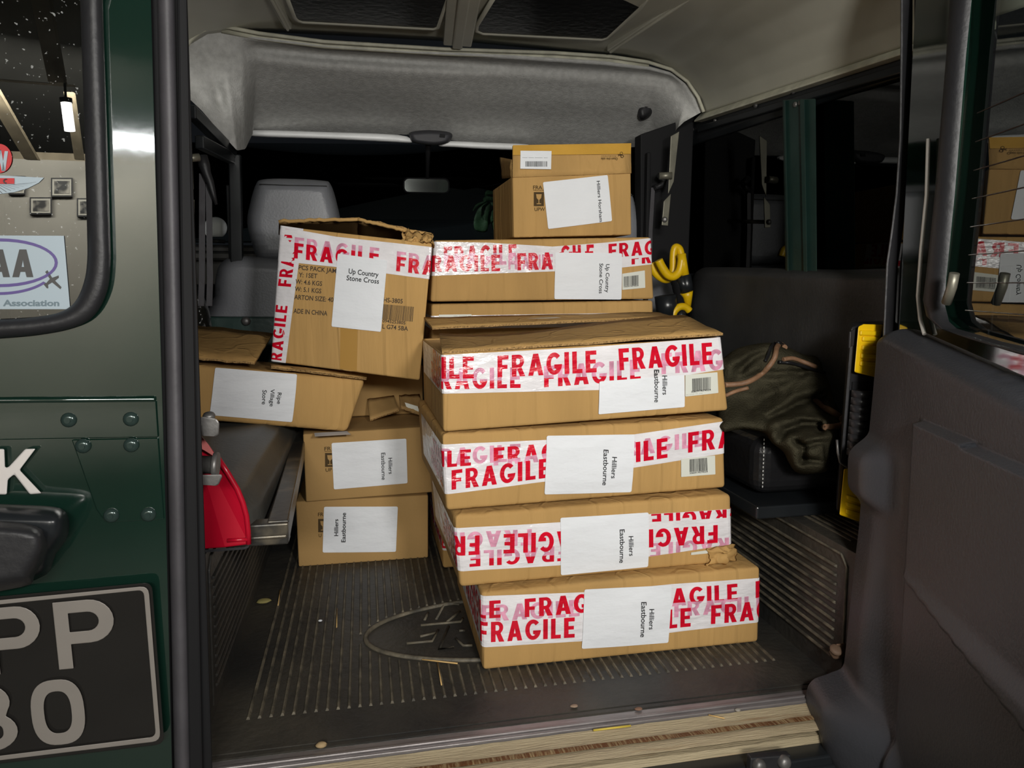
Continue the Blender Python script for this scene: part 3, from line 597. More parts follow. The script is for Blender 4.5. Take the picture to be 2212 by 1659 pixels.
# K, M
BACKL = 'plain cartons with Hilliers Eastbourne labels stacked at the back left'
M_ = Carton('lower of the two plain back left cartons, on the mat, label text reading upwards', BACKL, (645, 1225), (925, 1205), (925, 1069.5), (638.5, 1084), .703, .703, .36, amp=.0015, seed=9, r=.004, mat_=CARD2)
M_.body()
M_.label(mp(k7, (218, 1132), (792, 1130), (777, 1482), (207, 1488)), [('Hilliers', k7(328, 1360), k7(328, 1228), k7(297, 1360)), ('Eastbourne', k7(384, 1408), k7(388, 1178), k7(352, 1408))], bold=.022)
M_.prints([('FR', k7(170, 1208), k7(213, 1206), k7(170, 1181)), ('U', k7(176, 1372), k7(198, 1371), k7(176, 1345))], polys=[rect(k7, 172, 1230, 60, 104)], holes=glassicon(k7, 172, 1230, 75, 104))
K_ = Carton('upper of the two plain back left cartons, label text reading downwards', BACKL, (661, 1088), (943, 1066), (936, 921), (654.5, 938), .69, .71, .36, amp=.0015, seed=10, r=.004, mat_=CARD2)
for _c in K_.c[:2]: _c.z += .0035
K_.body()
K_.label(mp(k7, (272, 637), (853, 602), (863, 957), (290, 1005)), [('Hilliers', k7(712, 755), k7(717, 883), k7(742, 753)), ('Eastbourne', k7(657, 715), k7(662, 930), k7(688, 713))], bold=.012)
K_.prints([('FR', k7(217, 698), k7(268, 695), k7(217, 670)), ('FRAGILE', k7(219, 709), k7(272, 706), k7(219, 702)), ('UP', k7(226, 865), k7(276, 862), k7(226, 838))], polys=[rect(k7, 222, 717, 60, 110)], holes=glassicon(k7, 222, 717, 75, 110))
mb = MB(); mb.face([atz(p, .3245) for p in mp(k7, (145, 588), (425, 572), (395, 545), (140, 560))]); mb.build('paper_label', PAPER, K_.root)
# L: shadowed carton with splayed flaps
zk = .322; pb = atz((790, 908), zk)
L_ = Carton('dark shadowed carton with splayed flaps, on the upper plain carton under the torn one', None, (770, 905), (925, 893), (925, 812), (770, 812), .84, .84, .26, amp=.002, seed=15, r=.004,
    corners=[Vector((-.06, .86, .324)), Vector((.15, .88, .324)), Vector((.15, .88, .452)), Vector((-.06, .86, .452))], mat_=CARD2)
L_.body()
vf = lambda x, y, d: at(k7(x, y), d)
L_.flap([vf(555, 300, .855), vf(760, 270, .865), vf(800, 385, .79), vf(575, 462, .78)], t=.004, seed=12)
L_.flap([vf(800, 270, .865), vf(960, 260, .875), vf(1010, 435, .80), vf(815, 365, .79)], t=.004, seed=13)
mb = MB(); mb.face([vf(x, y, .805) for x, y in ((845, 322), (945, 352), (962, 397), (860, 366))]); mb.build('small_label', PAPER2, L_.root)
# ------------------------------------------------------------------ more shape helpers
def dseg(p, a, b):
    vx, vy = b[0]-a[0], b[1]-a[1]; L2 = vx*vx+vy*vy or 1e-12
    t = max(0, min(1, ((p[0]-a[0])*vx+(p[1]-a[1])*vy)/L2)); return math.hypot(p[0]-a[0]-t*vx, p[1]-a[1]-t*vy)
def dpoly(p, pts, close=True): return min(dseg(p, pts[i], pts[(i+1) % len(pts)]) for i in range(len(pts) if close else len(pts)-1))
def smooth_outline(pts, n=4):      # Catmull-Rom closed curve
    out = []; N = len(pts)
    for i in range(N):
        p0, p1, p2, p3 = pts[i-1], pts[i], pts[(i+1) % N], pts[(i+2) % N]
        for k in range(n):
            t = k/n; out.append(tuple(.5*((2*p1[j])+(-p0[j]+p2[j])*t+(2*p0[j]-5*p1[j]+4*p2[j]-p3[j])*t*t+(-p0[j]+3*p1[j]-3*p2[j]+p3[j])*t**3) for j in (0, 1)))
    return out
def puff(mb, outline, fmap, T, R, step, back=.02, extra=None, m=0):
    """a filled outline swollen by T, rounded over the distance R from its rim; fmap(x,y,h) gives the point"""
    xs = [p[0] for p in outline]; ys = [p[1] for p in outline]
    loop = [Vector((p[0], p[1], 0)) for p in outline]
    ps = [[(loop[i].x, loop[i].y) for i in t] for t in tessellate_polygon([loop])]
    ps = splitx(ps, [min(xs)+step*i for i in range(1, int((max(xs)-min(xs))/step)+1)], 0)
    ps = splitx(ps, [min(ys)+step*i for i in range(1, int((max(ys)-min(ys))/step)+1)], 1)
    cache = {}
    def pt(p):
        k = (round(p[0], 4), round(p[1], 4))
        if k not in cache:
            d = dpoly(p, outline); q = max(0., 1-min(d/R, 1)); h = T*math.sqrt(max(0, 1-q*q))
            if extra: h += extra(p[0], p[1])*min(1, d/R)
            cache[k] = fmap(p[0], p[1], h)
        return cache[k]
    for p in ps: mb.face([pt(q) for q in p], m, True)
    n = len(outline)
    for i in range(n):
        a, b = outline[i], outline[(i+1) % n]
        mb.face([pt(a), pt(b), fmap(b[0], b[1], -back), fmap(a[0], a[1], -back)], m, True)
def bar(mb, a, b, wv, dv, m=0):    # beam from a to b, cross-section vectors wv, dv (centred)
    a, b, wv, dv = Vector(a), Vector(b), Vector(wv)/2, Vector(dv)/2
    mb.hexa([a-wv-dv, a+wv-dv, a+wv+dv, a-wv+dv, b-wv-dv, b+wv-dv, b+wv+dv, b-wv+dv], m)
def single(name, mb, m, label, cat, group=None, **k):
    o = mb.build(name, m, None, **k); return tag(o, label, cat, group)
X, Y, Z = Vector((1, 0, 0)), Vector((0, 1, 0)), Vector((0, 0, 1))
XL, XR, XC = -.235, .775, .29
# ------------------------------------------------------------------ load floor
mb = MB(); mb.box((-.45, .028, -.03), (1.02, 1.0, 0))
ocx, ocy, orx, ory = .285, .325, .29, .125
xr = -.182
while xr < .715:
    segs = [(.105, .985)]
    e = (xr-ocx)/(orx+.012)
    if abs(e) < 1:
        hgt = (ory+.012)*math.sqrt(1-e*e); segs = [(.105, ocy-hgt), (ocy+hgt, .985)]
    for y0, y1 in segs:
        hw = .0028
        mb.hexa([(xr-hw, y0, 0), (xr+hw, y0, 0), (xr+hw, y1, 0), (xr-hw, y1, 0), (xr-hw*.5, y0+.003, .0028), (xr+hw*.5, y0+.003, .0028), (xr+hw*.5, y1-.003, .0028), (xr-hw*.5, y1-.003, .0028)], 1)
    xr += .0168
fl = struct(mb.build('floor', [MAT_, RIB]), 'ribbed black rubber load floor mat', 'floor')
mb = MB(); mb.tube([(ocx+orx*math.cos(a*math.pi/36), ocy+ory*math.sin(a*math.pi/36), .001) for a in range(73)], .0045, 8)
ko = crop(760, 1220, .15674)
for seg in (((950, 835), (1500, 785), (1530, 740)), ((1005, 760), (1050, 660)), ((1165, 750), (1280, 530), (1480, 545)), ((1310, 790), (1490, 640)), ((755, 1085), (1105, 1055), (1190, 900)), ((940, 990), (1165, 935)), ((1405, 1135), (1205, 1165), (1335, 850)), ((1435, 1020), (1540, 1115), (1660, 1110)), ((1480, 910), (1560, 905))):
    mb.tube([atz(ko(*p), .001) for p in seg], .0026, 6)
mb.build('oval_emblem', RIB, fl)
mb = MB(); mb.box((-.24, .014, -.03), (.80, .030, -.001))
struct(mb.build('trim_1', MAT_, bevel=.004))
mb = MB(); mb.box((-.24, -.012, -.03), (.80, .015, -.002)); mb.box((-.24, -.006, -.002), (.80, -.001, .0015))
struct(mb.build('trim_2', SILV, bevel=.0012), 'bare aluminium door sill strip', 'sill strip')
mb = MB()
def sill(u, v):
    y = -.014-.062*v; z = -.006-.004*math.sin(v*math.pi*1.2)-.03*max(0, v-.72)**1.2; x = -.24+1.04*u
    return (x, y, z+.0012*noise.noise(Vector((x*30, y*60, 0))))
mb.grid(sill, 60, 14); mb.box((-.24, -.070, -.12), (.80, -.02, -.022))
sl = struct(mb.build('trim_3', WOOD), 'worn yellowed door sill below the load floor', 'sill')
mb = MB()
mb.grid(lambda u, v: Vector(sill(u, .46+.20*v))+Vector((0, 0, .0022-.001*abs(v-.5))), 60, 4); mb.build('wear_strip', RUST, sl)
mb = MB(); mb.box((-1.2, -.10, -.36), (1.5, -.066, -.035)); mb.box((-.3, -.105, -.062), (.9, -.066, -.048))
bp = struct(mb.build('wall_back_sill', BLK, bevel=.003)); bp.name = 'trim_4'
t = thing('bolted_plate', 'small black plate with two bolts below the door sill at lower right', 'bracket', at((1665, 1650), -.11))
mb = MB(); q = [at(p, -.112) for p in ((1618, 1700), (1712, 1690), (1709, 1631), (1622, 1638))]; mb.slab(q, (0, 1, 0), .012); mb.build('plate', RUB, t, bevel=.002)
for p in ((1638, 1652), (1692, 1645)):
    mb = MB(); mb.disc(at(p, -.112), (0, -1, .2), .010, .003, 14, 0, .008); mb.build('bolt', CAST, t)
# ------------------------------------------------------------------ wheel boxes and side walls
def wheelbox(name, x0, xo, ztop, sgn, y0, rib=None):
    mb = MB(); mb.box((min(x0, xo), y0, -.02), (max(x0, xo), 1.0, ztop))
    for i in range(12):
        z = .035+i*.0158
        if z > ztop-.03: break
        mb.hexa([(x0, y0+.055, z), (x0, .96, z), (x0, .96, z+.006), (x0, y0+.055, z+.006), (x0-sgn*.004, y0+.058, z+.0015), (x0-sgn*.004, .955, z+.0015), (x0-sgn*.004, .955, z+.0045), (x0-sgn*.004, y0+.058, z+.0045)], 1)
    for i in range(12):
        x = x0+sgn*(.03+i*.015); mb.box((x-.003, y0+.06, ztop), (x+.003, .95, ztop+.0025), 1)
    mb.tube([(x0-sgn*.001, y0+.03, .02), (x0-sgn*.001, y0+.03, ztop-.03), (x0-sgn*.001, y0+.045, ztop-.014), (x0-sgn*.001, .97, ztop-.014)], .0025, 6, 1)
    return struct(mb.build(name, [MAT_, rib or RIB], bevel=.008), 'rubber covered wheel box beside the load floor', 'wheel box')
wheelbox('trim_5', XR, 1.02, .235, 1, -.02)
wheelbox('trim_6', XL, -.43, .265, -1, .09, MAT_)
XW = .99
def railz(py0, y): a, b = atx(py0[0], XW), atx(py0[1], XW); return a.z+(b.z-a.z)*(y-a.y)/(b.y-a.y)
RT = ((1520, 241), (1945, 99)); RB = ((1520, 263), (1945, 129)); SM = ((1526, 302), (1939, 167))
mb = MB(); mb.box((.995, -.02, -.02), (1.03, 1.95, .70))
for ya, yb in ((0, 1.9),):
    mb.hexa([(.995, ya, railz(SM, ya)), (1.03, ya, railz(SM, ya)), (1.03, yb, railz(SM, yb)), (.995, yb, railz(SM, yb)), (.985, ya, railz(RB, ya)), (1.03, ya, railz(RB, ya)), (1.03, yb, railz(RB, yb)), (.985, yb, railz(RB, yb))])
mb.hexa([(.975, 0, railz(RB, 0)-.03), (.995, 0, railz(RB, 0)-.03), (.995, 1.02, railz(RB, 1.02)-.03), (.975, 1.02, railz(RB, 1.02)-.03), (.975, 0, railz(RB, 0)-.012), (.995, 0, railz(RB, 0)-.012), (.995, 1.02, railz(RB, 1.02)-.012), (.975, 1.02, railz(RB, 1.02)-.012)])
wr = struct(mb.build('wall_right', BLK, bevel=.003), 'black painted right inner side', 'side wall')
for p in (kr(625, 290), kr(440, 358), kr(1260, 50), kr(955, 165)):
    mb = MB(); c = atx((p[0], p[1]+4), .984); mb.disc(c, (-1, 0, -.3), .006, .003, 10, 0, .003); mb.build('screw', CAST, wr)
mb = MB(); mb.box((1.002, .02, .70), (1.006, 1.9, 1.25)); struct(mb.build('window_2', G_SIDE), 'dark right side window', 'window')
mb = MB()
mb.hexa([atx(p, x) for x in (.992, .955) for p in ((1697, 600), (1765, 602), (1762, 213), (1690, 216))])
mb.hexa([atx(p, x) for x in (.955, .948) for p in ((1736, 600), (1744, 600), (1738, 214), (1728, 214))])
mb.hexa([atx(p, x) for x in (.955, .950) for p in ((1700, 600), (1704, 600), (1697, 216), (1692, 216))])
pr = struct(mb.build('trim_7', GREEND, bevel=.002), 'green window pillar on the right side', 'pillar')
mb = MB()
for p in ((1719, 226), (1730, 222)): mb.disc(atx(p, .955), (-1, 0, 0), .006, .003, 10, 0, .002)
mb.build('screw', CAST, pr)
mb = MB(); mb.hexa([atx(p, x) for x in (.985, .955) for p in ((1428, 700), (1468, 700), (1462, 290), (1440, 290))])
struct(mb.build('trim_8', GREEND, bevel=.002), 'green door pillar behind the belt brace on the right', 'pillar')
def brace(name, label, quad, tab, bolt, fm):
    t = thing(name, label, 'brace', fm(bolt))
    mb = MB(); mb.slab([fm(p) for p in quad], (0, 1, 0), .004); mb.slab([fm(p) for p in tab], (0, 1, 0), .004); mb.build('strip', STEEL, t, bevel=.001)
    mb = MB(); c = fm(bolt); mb.disc(c, (CAM-c), .008, .004, 12, 0, .004); mb.build('bolt', CAST, t); return t
t = brace('steel_brace', 'zinc steel brace strip on the right pillar beside the top carton', [kr(240, 900), kr(285, 800), kr(330, 392), kr(262, 430)], [kr(188, 1155), kr(238, 1160), kr(262, 900), kr(205, 960)], kr(210, 1110), lambda p: at(p, .93))
mb = MB(); mb.tube([at(kr(165, 755), .93), at(kr(270, 752), .92)], .010, 10); mb.build('belt_bolt', STEEL, t)
mb = MB(); mb.box((-.44, .565, .20), (at((400, 300), .57).x, .60, 1.10)); struct(mb.build('trim_20', BLK, bevel=.004), 'dark left body pillar', 'pillar')
t2 = brace('steel_brace', 'zinc steel brace strip at the left beside the door seal', [ki(112, 990), ki(150, 900), ki(125, 300), ki(85, 215)], [ki(80, 1115), ki(155, 1120), ki(155, 990), ki(88, 992)], ki(115, 1060), lambda p: at(p, .55))
mb = MB(); mb.tube([at(ki(95, 640), .56), at(ki(200, 632), .57)], .008, 10); mb.build('belt_bolt', STEEL, t2)
def belt(label, guide, straps, y):
    t = thing('seat_belt', label, 'seat belt', at(straps[0][-1], y))
    mb = MB(); mb.tube([at(p, y) for p in guide], [.010, .012, .009, .008, .006, .003][:len(guide)], 8); mb.build('belt_guide', RUB, t)
    for s in straps:
        mb = MB(); P = [at(p, y+.015) for p in s]
        for a, b in zip(P, P[1:]): bar(mb, a, b, X*.012, Y*.002)
        mb.build('strap', RUBG, t)
belt('black seat belt hanging from its guide at the far left', mp(ki, (225, 615), (240, 700), (262, 770), (290, 840), (315, 930), (345, 1035)), [mp(ki, (225, 770), (222, 1659), (215, 1900)), mp(ki, (280, 860), (292, 1659), (285, 1900))], .62)
belt('dark seat belt on the right pillar behind the top carton', mp(kr, (160, 740), (205, 790), (185, 830), (130, 850)), [mp(kr, (115, 850), (95, 1200), (90, 1500))], 1.02)
mb = MB(); mb.tube([at(kr(210, 1110), .932), at(kr(210, 1110), 1.058)], .006, 8); mb.build('mounting_stud', STEEL, t)
# left inner side
mb = MB(); mb.box((-.47, .02, -.02), (-.44, .80, 1.16)); mb.box((-.47, .80, -.02), (-.44, 1.9, .66))
struct(mb.build('wall_left', BLK, bevel=.003), 'black painted left inner side', 'side wall')
mb = MB()
for a, b in ((ki(130, 240), ki(490, 600)), (ki(200, 500), ki(480, 640))): bar(mb, at(a, .75), at(b, 1.08), Z*.03, X*.02)
bar(mb, at((508, 335), 1.08), at((516, 760), 1.08), X*.03, Y*.03); bar(mb, at((494, 400), 1.1), at((500, 560), 1.1), X*.012, Y*.02)
struct(mb.build('trim_9', BLK, bevel=.003), 'dark left door frame', 'door frame')
mb = MB(); mb.slab([at(p, 1.06) for p in ((1384, 760), (1480, 760), (1500, 250), (1384, 290))], Y, .05); bar(mb, at((1400, 330), 1.045), at((1392, 760), 1.045), X*.012, Y*.02)
struct(mb.build('trim_19', BLKM, bevel=.003), 'dark right door pillar', 'door frame')
t = thing('wing_mirror', 'pale round door mirror seen through the left front window', 'mirror', at(ki(335, 1235), 1.5))
mb = MB(); c = ki(335, 1235); pts = [ (c[0]+26*math.cos(a*math.pi/18), c[1]+24*math.sin(a*math.pi/18)) for a in range(36)]; pts = [(x, min(y, c[1]+19)) for x, y in pts]
puff(mb, pts, lambda x, y, h: at((x, y), 1.5-h), .012, 14, 7, .02); mb.build('mirror_head', MIRW, t)
mb = MB(); mb.tube([at((455, 520), 1.5), at((486, 522), 1.5)], .006, 8); mb.build('arm', RUB, t)
mb = MB(); o = smooth_outline(mp(kw, (1620, 940), (1670, 900), (1720, 910), (1760, 1000), (1790, 1090), (1800, 1300), (1620, 1320)))
puff(mb, o, lambda x, y, h: at((x, y), .93-h), .05, 30, 5, .03, lambda x, y: .018*noise.noise(Vector((x*.12, y*.08, 3))))
single('plastic_bag', mb, mat('black_bag', (.014, .014, .012), .25), 'crumpled black bag at the left between the door seal and the front seat', 'bag')
# ------------------------------------------------------------------ cab: bulkhead, seats, windscreen
mb = MB(); q = [at(p, 1.0) for p in ((380, 1000), (1500, 1000), (1500, 690), (380, 684))]; mb.slab(q, (0, 1, 0), .04)
bh = struct(mb.build('wall_front', GREEND, bevel=.004), 'dark green bulkhead under the seat backs', 'bulkhead')
mb = MB(); mb.disc(at(kw(2100, 1160), .998), (0, -1, 0), .012, .004, 14, 0, .008); mb.build('bolt', CAST, bh)
def seat(label, dx):
    sh = Vector((dx, 0, 0)); t = thing('front_seat', label, 'seat', at((600, 690), 1.1)+sh)
    mb = MB(); o = smooth_outline([(464, 720), (463, 640), (468, 590), (480, 566), (508, 553), (560, 555), (640, 562), (760, 566), (800, 580), (806, 720)])
    puff(mb, o, lambda x, y, h: at((x, y), 1.12-h)+sh, .07, 28, 9, .05); mb.build('backrest', VIN, t)
    mb = MB(); o = smooth_outline([(534, 480), (540, 440), (552, 400), (566, 388), (620, 386), (695, 390), (714, 398), (728, 440), (736, 490), (728, 550), (700, 564), (600, 566), (560, 560), (545, 530)])
    puff(mb, o, lambda x, y, h: at((x, y), 1.16-h)+sh, .07, 26, 8, .05); mb.build('headrest', VIN, t)
    mb = MB(); mb.tube([at((560, 398), 1.10)+sh, at((620, 400), 1.09)+sh, at((706, 402), 1.10)+sh], .0015, 6); mb.build('seam', VIND, t)
    return t
seat('grey vinyl front seat with headrest, left of the torn carton', 0)
seat('grey vinyl front seat almost hidden behind the topmost carton', at((1374, 480), 1.16).x-at((736, 480), 1.16).x)
mb = MB(); mb.box((-.6, 1.78, .2), (1.3, 2.0, .80)); mb.box((-.6, 1.70, .74), (1.3, 1.80, .775)); mb.box((-.1, 1.74, .80), (.5, 1.9, .83))
single('dashboard', mb, mat('dash_plastic', (.02, .02, .02), .5), 'dark dashboard behind the seats below the windscreen', 'dashboard', bevel=.01)
q = [at(p, y_) for p, y_ in (((400, 525), 1.98), ((1500, 525), 1.98), ((1500, 318), 1.55), ((400, 308), 1.55))]; mb = MB(); mb.slab(q, (0, 1, .5), .005)
struct(mb.build('window_3', G_WIND), 'windscreen', 'window')
t = thing('plant', 'large-leaved plant seen through the windscreen beside the topmost carton', 'plant', at(k1(760, 900), 2.4))
for pts in (((690, 800), (600, 790), (590, 700), (640, 600), (720, 580), (700, 690)), ((660, 560), (690, 525), (780, 525), (800, 560), (720, 570)), ((800, 800), (735, 790), (725, 700), (770, 640), (820, 640)), ((580, 650), (610, 590), (690, 565), (640, 610)), ((760, 700), (660, 770), (700, 650), (800, 610))):
    mb = MB(); o = smooth_outline(mp(k1, *pts)); dpt = 2.3+random.random()*.12
    puff(mb, o, lambda x, y, h: at((x, y), dpt-h+.05*math.sin(x*.05)), .012, 8, 6, .004); mb.build('leaf', LEAF, t)
mb = MB(); mb.tube([at(k1(p[0], p[1]), 2.42) for p in ((720, 570), (790, 620), (830, 760))]+[Vector((.60, 2.42, .4)), Vector((.62, 2.42, -.745))], .008, 8); mb.build('stem', LEAF, t)
t = thing('rear_view_mirror', 'rear view mirror hanging on a stem from the headlining centre', 'mirror', at((925, 330), 1.5))
rr = lambda x0, y0, x1, y1, r: arc(x1-r, y1-r, r, r, 0, 90, 4)+arc(x0+r, y1-r, r, r, 90, 180, 4)+arc(x0+r, y0+r, r, r, 180, 270, 4)+arc(x1-r, y0+r, r, r, 270, 360, 4)
mp_ = [(x, y+(x-920)*.02) for x, y in rr(871, 384, 971, 418, 11)]
mb = MB(); puff(mb, mp_, lambda x, y, h: at((x, y), 1.5-h), .008, 6, 8, .03); mb.build('mirror_shell', BLKM, t)
mb = MB(); mb.prism([[(x, y+(x-920)*.02) for x, y in rr(874, 387, 968, 415, 9)]], lambda x, y, d: at((x, y), 1.4915-d), .002); mb.build('mirror_glass', MIRR, t)
mb = MB(); mb.tube([at((925, 302), 1.36), at((924, 345), 1.46), at((923, 392), 1.505)], [.010, .007, .006], 8); mb.build('stem', BLKM, t)
t = thing('interior_lamp', 'dark lamp housing on the headlining above the rear view mirror', 'lamp', at((930, 295), 1.42))
mb = MB(); o = smooth_outline([(885, 296), (888, 285), (930, 281), (972, 286), (976, 298), (966, 310), (940, 314), (915, 312), (893, 308)])
puff(mb, o, lambda x, y, h: at((x, y), 1.34-h), .03, 9, 6, .05); mb.build('housing', mat('lamp_housing', (.035, .035, .04), .6), t)
mb = MB(); mb.prism([[(950, 289), (962, 290), (961, 297), (949, 296)]], lambda x, y, d: at((x, y), 1.308-d), .003); mb.build('switch', BLKM, t)
def visor(label, q):
    mb = MB(); o = smooth_outline(q, 3); puff(mb, o, lambda x, y, h: at((x, y), 1.35-h), .016, 8, 12, .012); single('sun_visor', mb, VIS, label, 'sun visor')
visor('white folded sun visor under the headlining, left of the rear view mirror', [(545, 287), (550, 281), (700, 285), (858, 291), (890, 303), (884, 309), (850, 307), (700, 300), (552, 295)])
visor('white folded sun visor under the headlining, right of the rear view mirror', [(948, 308), (956, 304), (1050, 308), (1140, 312), (1140, 324), (1050, 322), (980, 318), (950, 316)])
# headlining
HT = [(340, 130, 250), (385, 96, 205), (410, 78, 238), (440, 64, 288), (475, 60, 325), (520, 70, 322), (560, 78, 284), (700, 95, 286), (885, 108, 291), (1000, 112, 306), (1100, 117, 310), (1300, 130, 324), (1400, 142, 314), (1450, 156, 294), (1490, 188, 276), (1519, 240, 263)]
HX = [340, 400, 435, 478, 512, 530, 548, 700, 885, 1000, 1100, 1300, 1410, 1452, 1464, 1478]
HY = [.93, .95, .97, 1.0, 1.02, 1.12, 1.38, 1.42, 1.42, 1.42, 1.42, 1.40, 1.30, 1.12, 1.03, 1.0]
def head(u, v):
    k = u*(len(HT)-1); i = min(int(k), len(HT)-2); f = k-i
    g = lambda L: L[i]*(1-f)+L[i+1]*f
    x = g([h[0] for h in HT])*(1-v)+g(HX)*v; y0 = g([h[1] for h in HT]); y1 = g([h[2] for h in HT]); py = y0*(1-v)+y1*v
    yb = g(HY); y = .99+(yb-.99)*v**1.3
    mid = smooth01((u-.3)/.15)*smooth01((.92-u)/.1)
    y += mid*(.055*math.exp(-((v-.13)/.07)**2)*(1-.6*smooth01((u-.55)/.2)) - .03*math.exp(-((v-.035)/.03)**2))
    y += .012*noise.noise(Vector((u*7, v*3, 2)))+(.03*math.exp(-((u-.22)/.03)**2-((v-.62)/.14)**2) if u < .4 else 0)
    return at((x, py), y)
mb = MB(); mb.grid(head, 110, 34); o = mb.build('headlining', FELT); tag(o, 'sagging grey fabric headlining panel across the front of the load space roof', 'headlining')
mb = MB(); o = smooth_outline(mp(crop(1200, 0, .34358), (510, 690), (545, 640), (590, 610), (615, 640), (630, 690), (580, 745), (530, 755)))
t = thing('coat_hook', 'black plastic coat hook on the right of the headlining', 'hook', at((1395, 232), 1.15))
puff(mb, o, lambda x, y, h: at((x, y), 1.17-h), .05, 12, 5, .06); mb.build('hook_body', RUB, t)
mb = MB(); mb.disc(at((1396, 227), 1.12), (0, -1, 0), .008, .003, 12, 0, .003); mb.build('screw', CAST, t)
# ------------------------------------------------------------------ roof
prof = [(-.46, -.155), (-.455, -.10), (-.43, -.055), (-.38, -.022), (-.30, -.006), (-.2, 0), (.3, .010), (.72, 0), (.81, -.010), (.88, -.035), (.935, -.075), (.97, -.115), (.985, -.150)]
def roof(u, v):
    k = u*(len(prof)-1); i = min(int(k), len(prof)-2); f = k-i
    x = prof[i][0]*(1-f)+prof[i+1][0]*f; dz = prof[i][1]*(1-f)+prof[i+1][1]*f
    y = -.06+1.07*v; tilt = smooth01((x-.6)/.38)*(railz(RT, y)-railz(RT, 1.0))+(1-smooth01((x-.6)/.38))*(-.05*(1-v))
    return (x, y, 1.318+dz+tilt)
mb = MB(); mb.grid(roof, 72, 24); cl = mb.build('ceiling', ROOF); q = cl.modifiers.new('t', 'SOLIDIFY'); q.thickness = .01; q.offset = 0
struct(cl, 'painted metal roof underside', 'ceiling')
mb = MB()
mb.hexa([(.965, 0, railz(RB, 0)), (.99, 0, railz(RB, 0)), (.99, 1.02, railz(RB, 1.02)), (.965, 1.02, railz(RB, 1.02)), (.965, 0, railz(RB, 0)+.004), (.99, 0, railz(RT, 0)), (.99, 1.02, railz(RT, 1.02)), (.965, 1.02, railz(RB, 1.02)+.004)])
struct(mb.build('trim_10', RAILP, bevel=.001), 'pale roof rail flange on the right', 'rail')
# rim flange along the front edge of the roof
mb = MB(); rim = [(398, 108), (412, 86), (430, 70), (450, 60), (480, 56), (560, 72), (700, 90), (960, 106), (1200, 114), (1320, 122), (1400, 134), (1450, 150), (1485, 176), (1508, 210), (1520, 242)]
mb.tube([at(p, .965) for p in rim], .005, 8); mb.tube([at((x, y+9), .985) for x, y in rim[4:11]], .007, 8)
struct(mb.build('trim_11', RAILP))
zr = 1.302
def beam(p0, p1, wv, hv, name='beam', label=None):
    a, b = atz(p0, zr), atz(p1, zr); d = (a-b); a = b+d*((b.y+.0)/abs(d.y) if abs(d.y) > 1e-6 else 1) if a.y > .05 else a
    mb = MB(); bar(mb, a, b, X*wv, Z*hv); bar(mb, a-Z*hv*.5, b-Z*hv*.5, X*wv*.35, Z*hv*.5)
    return struct(mb.build(name, ROOF, bevel=.004))
b_ = beam((1000, 0), (988, 88), .075, .03, 'trim_12'); b_['label'] = 'central roof beam'; b_['category'] = 'beam'
beam((592, 0), (622, 55), .018, .02, 'trim_13'); beam((1470, 0), (1318, 104), .018, .02, 'trim_14')
def roofglass(name, pts):
    P = [atz(p, zr-.004) for p in pts]
    mb = MB(); lo = [Vector((p.x, p.y, zr-.004)) for p in P]; mb.prism([[(p.x, p.y) for p in lo]], lambda x, y, d: Vector((x, y, zr+.004-d)), .010); o = mb.build(name, G_ROOF)
    struct(o, None, None); fr = MB(); n = len(lo)
    c = sum(lo, Vector())/n
    fr.tube(lo+[lo[0]], .006, 6); fr.build('window_frame', ROOF, o); return o
def nearpts(pl, pr): # continue both sides toward the tailgate
    return pl, pr
w1 = roofglass('window_4', [(600, -60), (636, 36), (642, 42), (654, 46), (936, 61), (947, 57), (985, -60)])
w1['label'] = 'dark roof panel on the left'; w1['category'] = 'roof window'
w2 = roofglass('window_5', [(1100, -60), (1030, 55), (1029, 65), (1043, 71), (1300, 84), (1314, 80), (1384, 15), (1440, -60)])
w2['label'] = 'dark roof panel on the right'; w2['category'] = 'roof window'
# ------------------------------------------------------------------ right bench
mb = MB(); o = smooth_outline([(1488, 700), (1492, 640), (1498, 598), (1512, 582), (1545, 577), (1700, 580), (1935, 587), (1950, 600), (1950, 1010), (1940, 1020), (1520, 1020), (1490, 990)], 3)
puff(mb, o, lambda x, y, h: atx((x, y), .985-h), .055, 22, 22, .01, lambda x, y: .004*noise.noise(Vector((x*.012, y*.012, 0))))
single('bench_backrest', mb, VIND, 'dark grey bench backrest along the right side behind the olive coat', 'backrest')
t = thing('side_bench', 'black leatherette bench seat on the right wheel box under the olive coat', 'bench', (.84, .6, .238))
mb = MB(); mb.box((.722, .205, .268), (.922, .98, .378)); o = mb.build('cushion', LEA, t, bevel=.028, segs=4)
mb = MB(); mb.box((.70, .165, .2385), (.922, .99, .262)); mb.build('base_board', BLK, t, bevel=.003)
mb = MB()
for i in range(13):
    z = .285+.0075*i; x = .7285; mb.tube([(.722+.012, .2052, z), (.722+.012, .2045, z+.004)], .0012, 5)
for i in range(9): mb.tube([(.75+i*.012, .207, .3745), (.756+i*.012, .207, .3745)], .0012, 5)
mb.build('stitching', mat('pale_thread', (.5, .5, .48), .7), t)
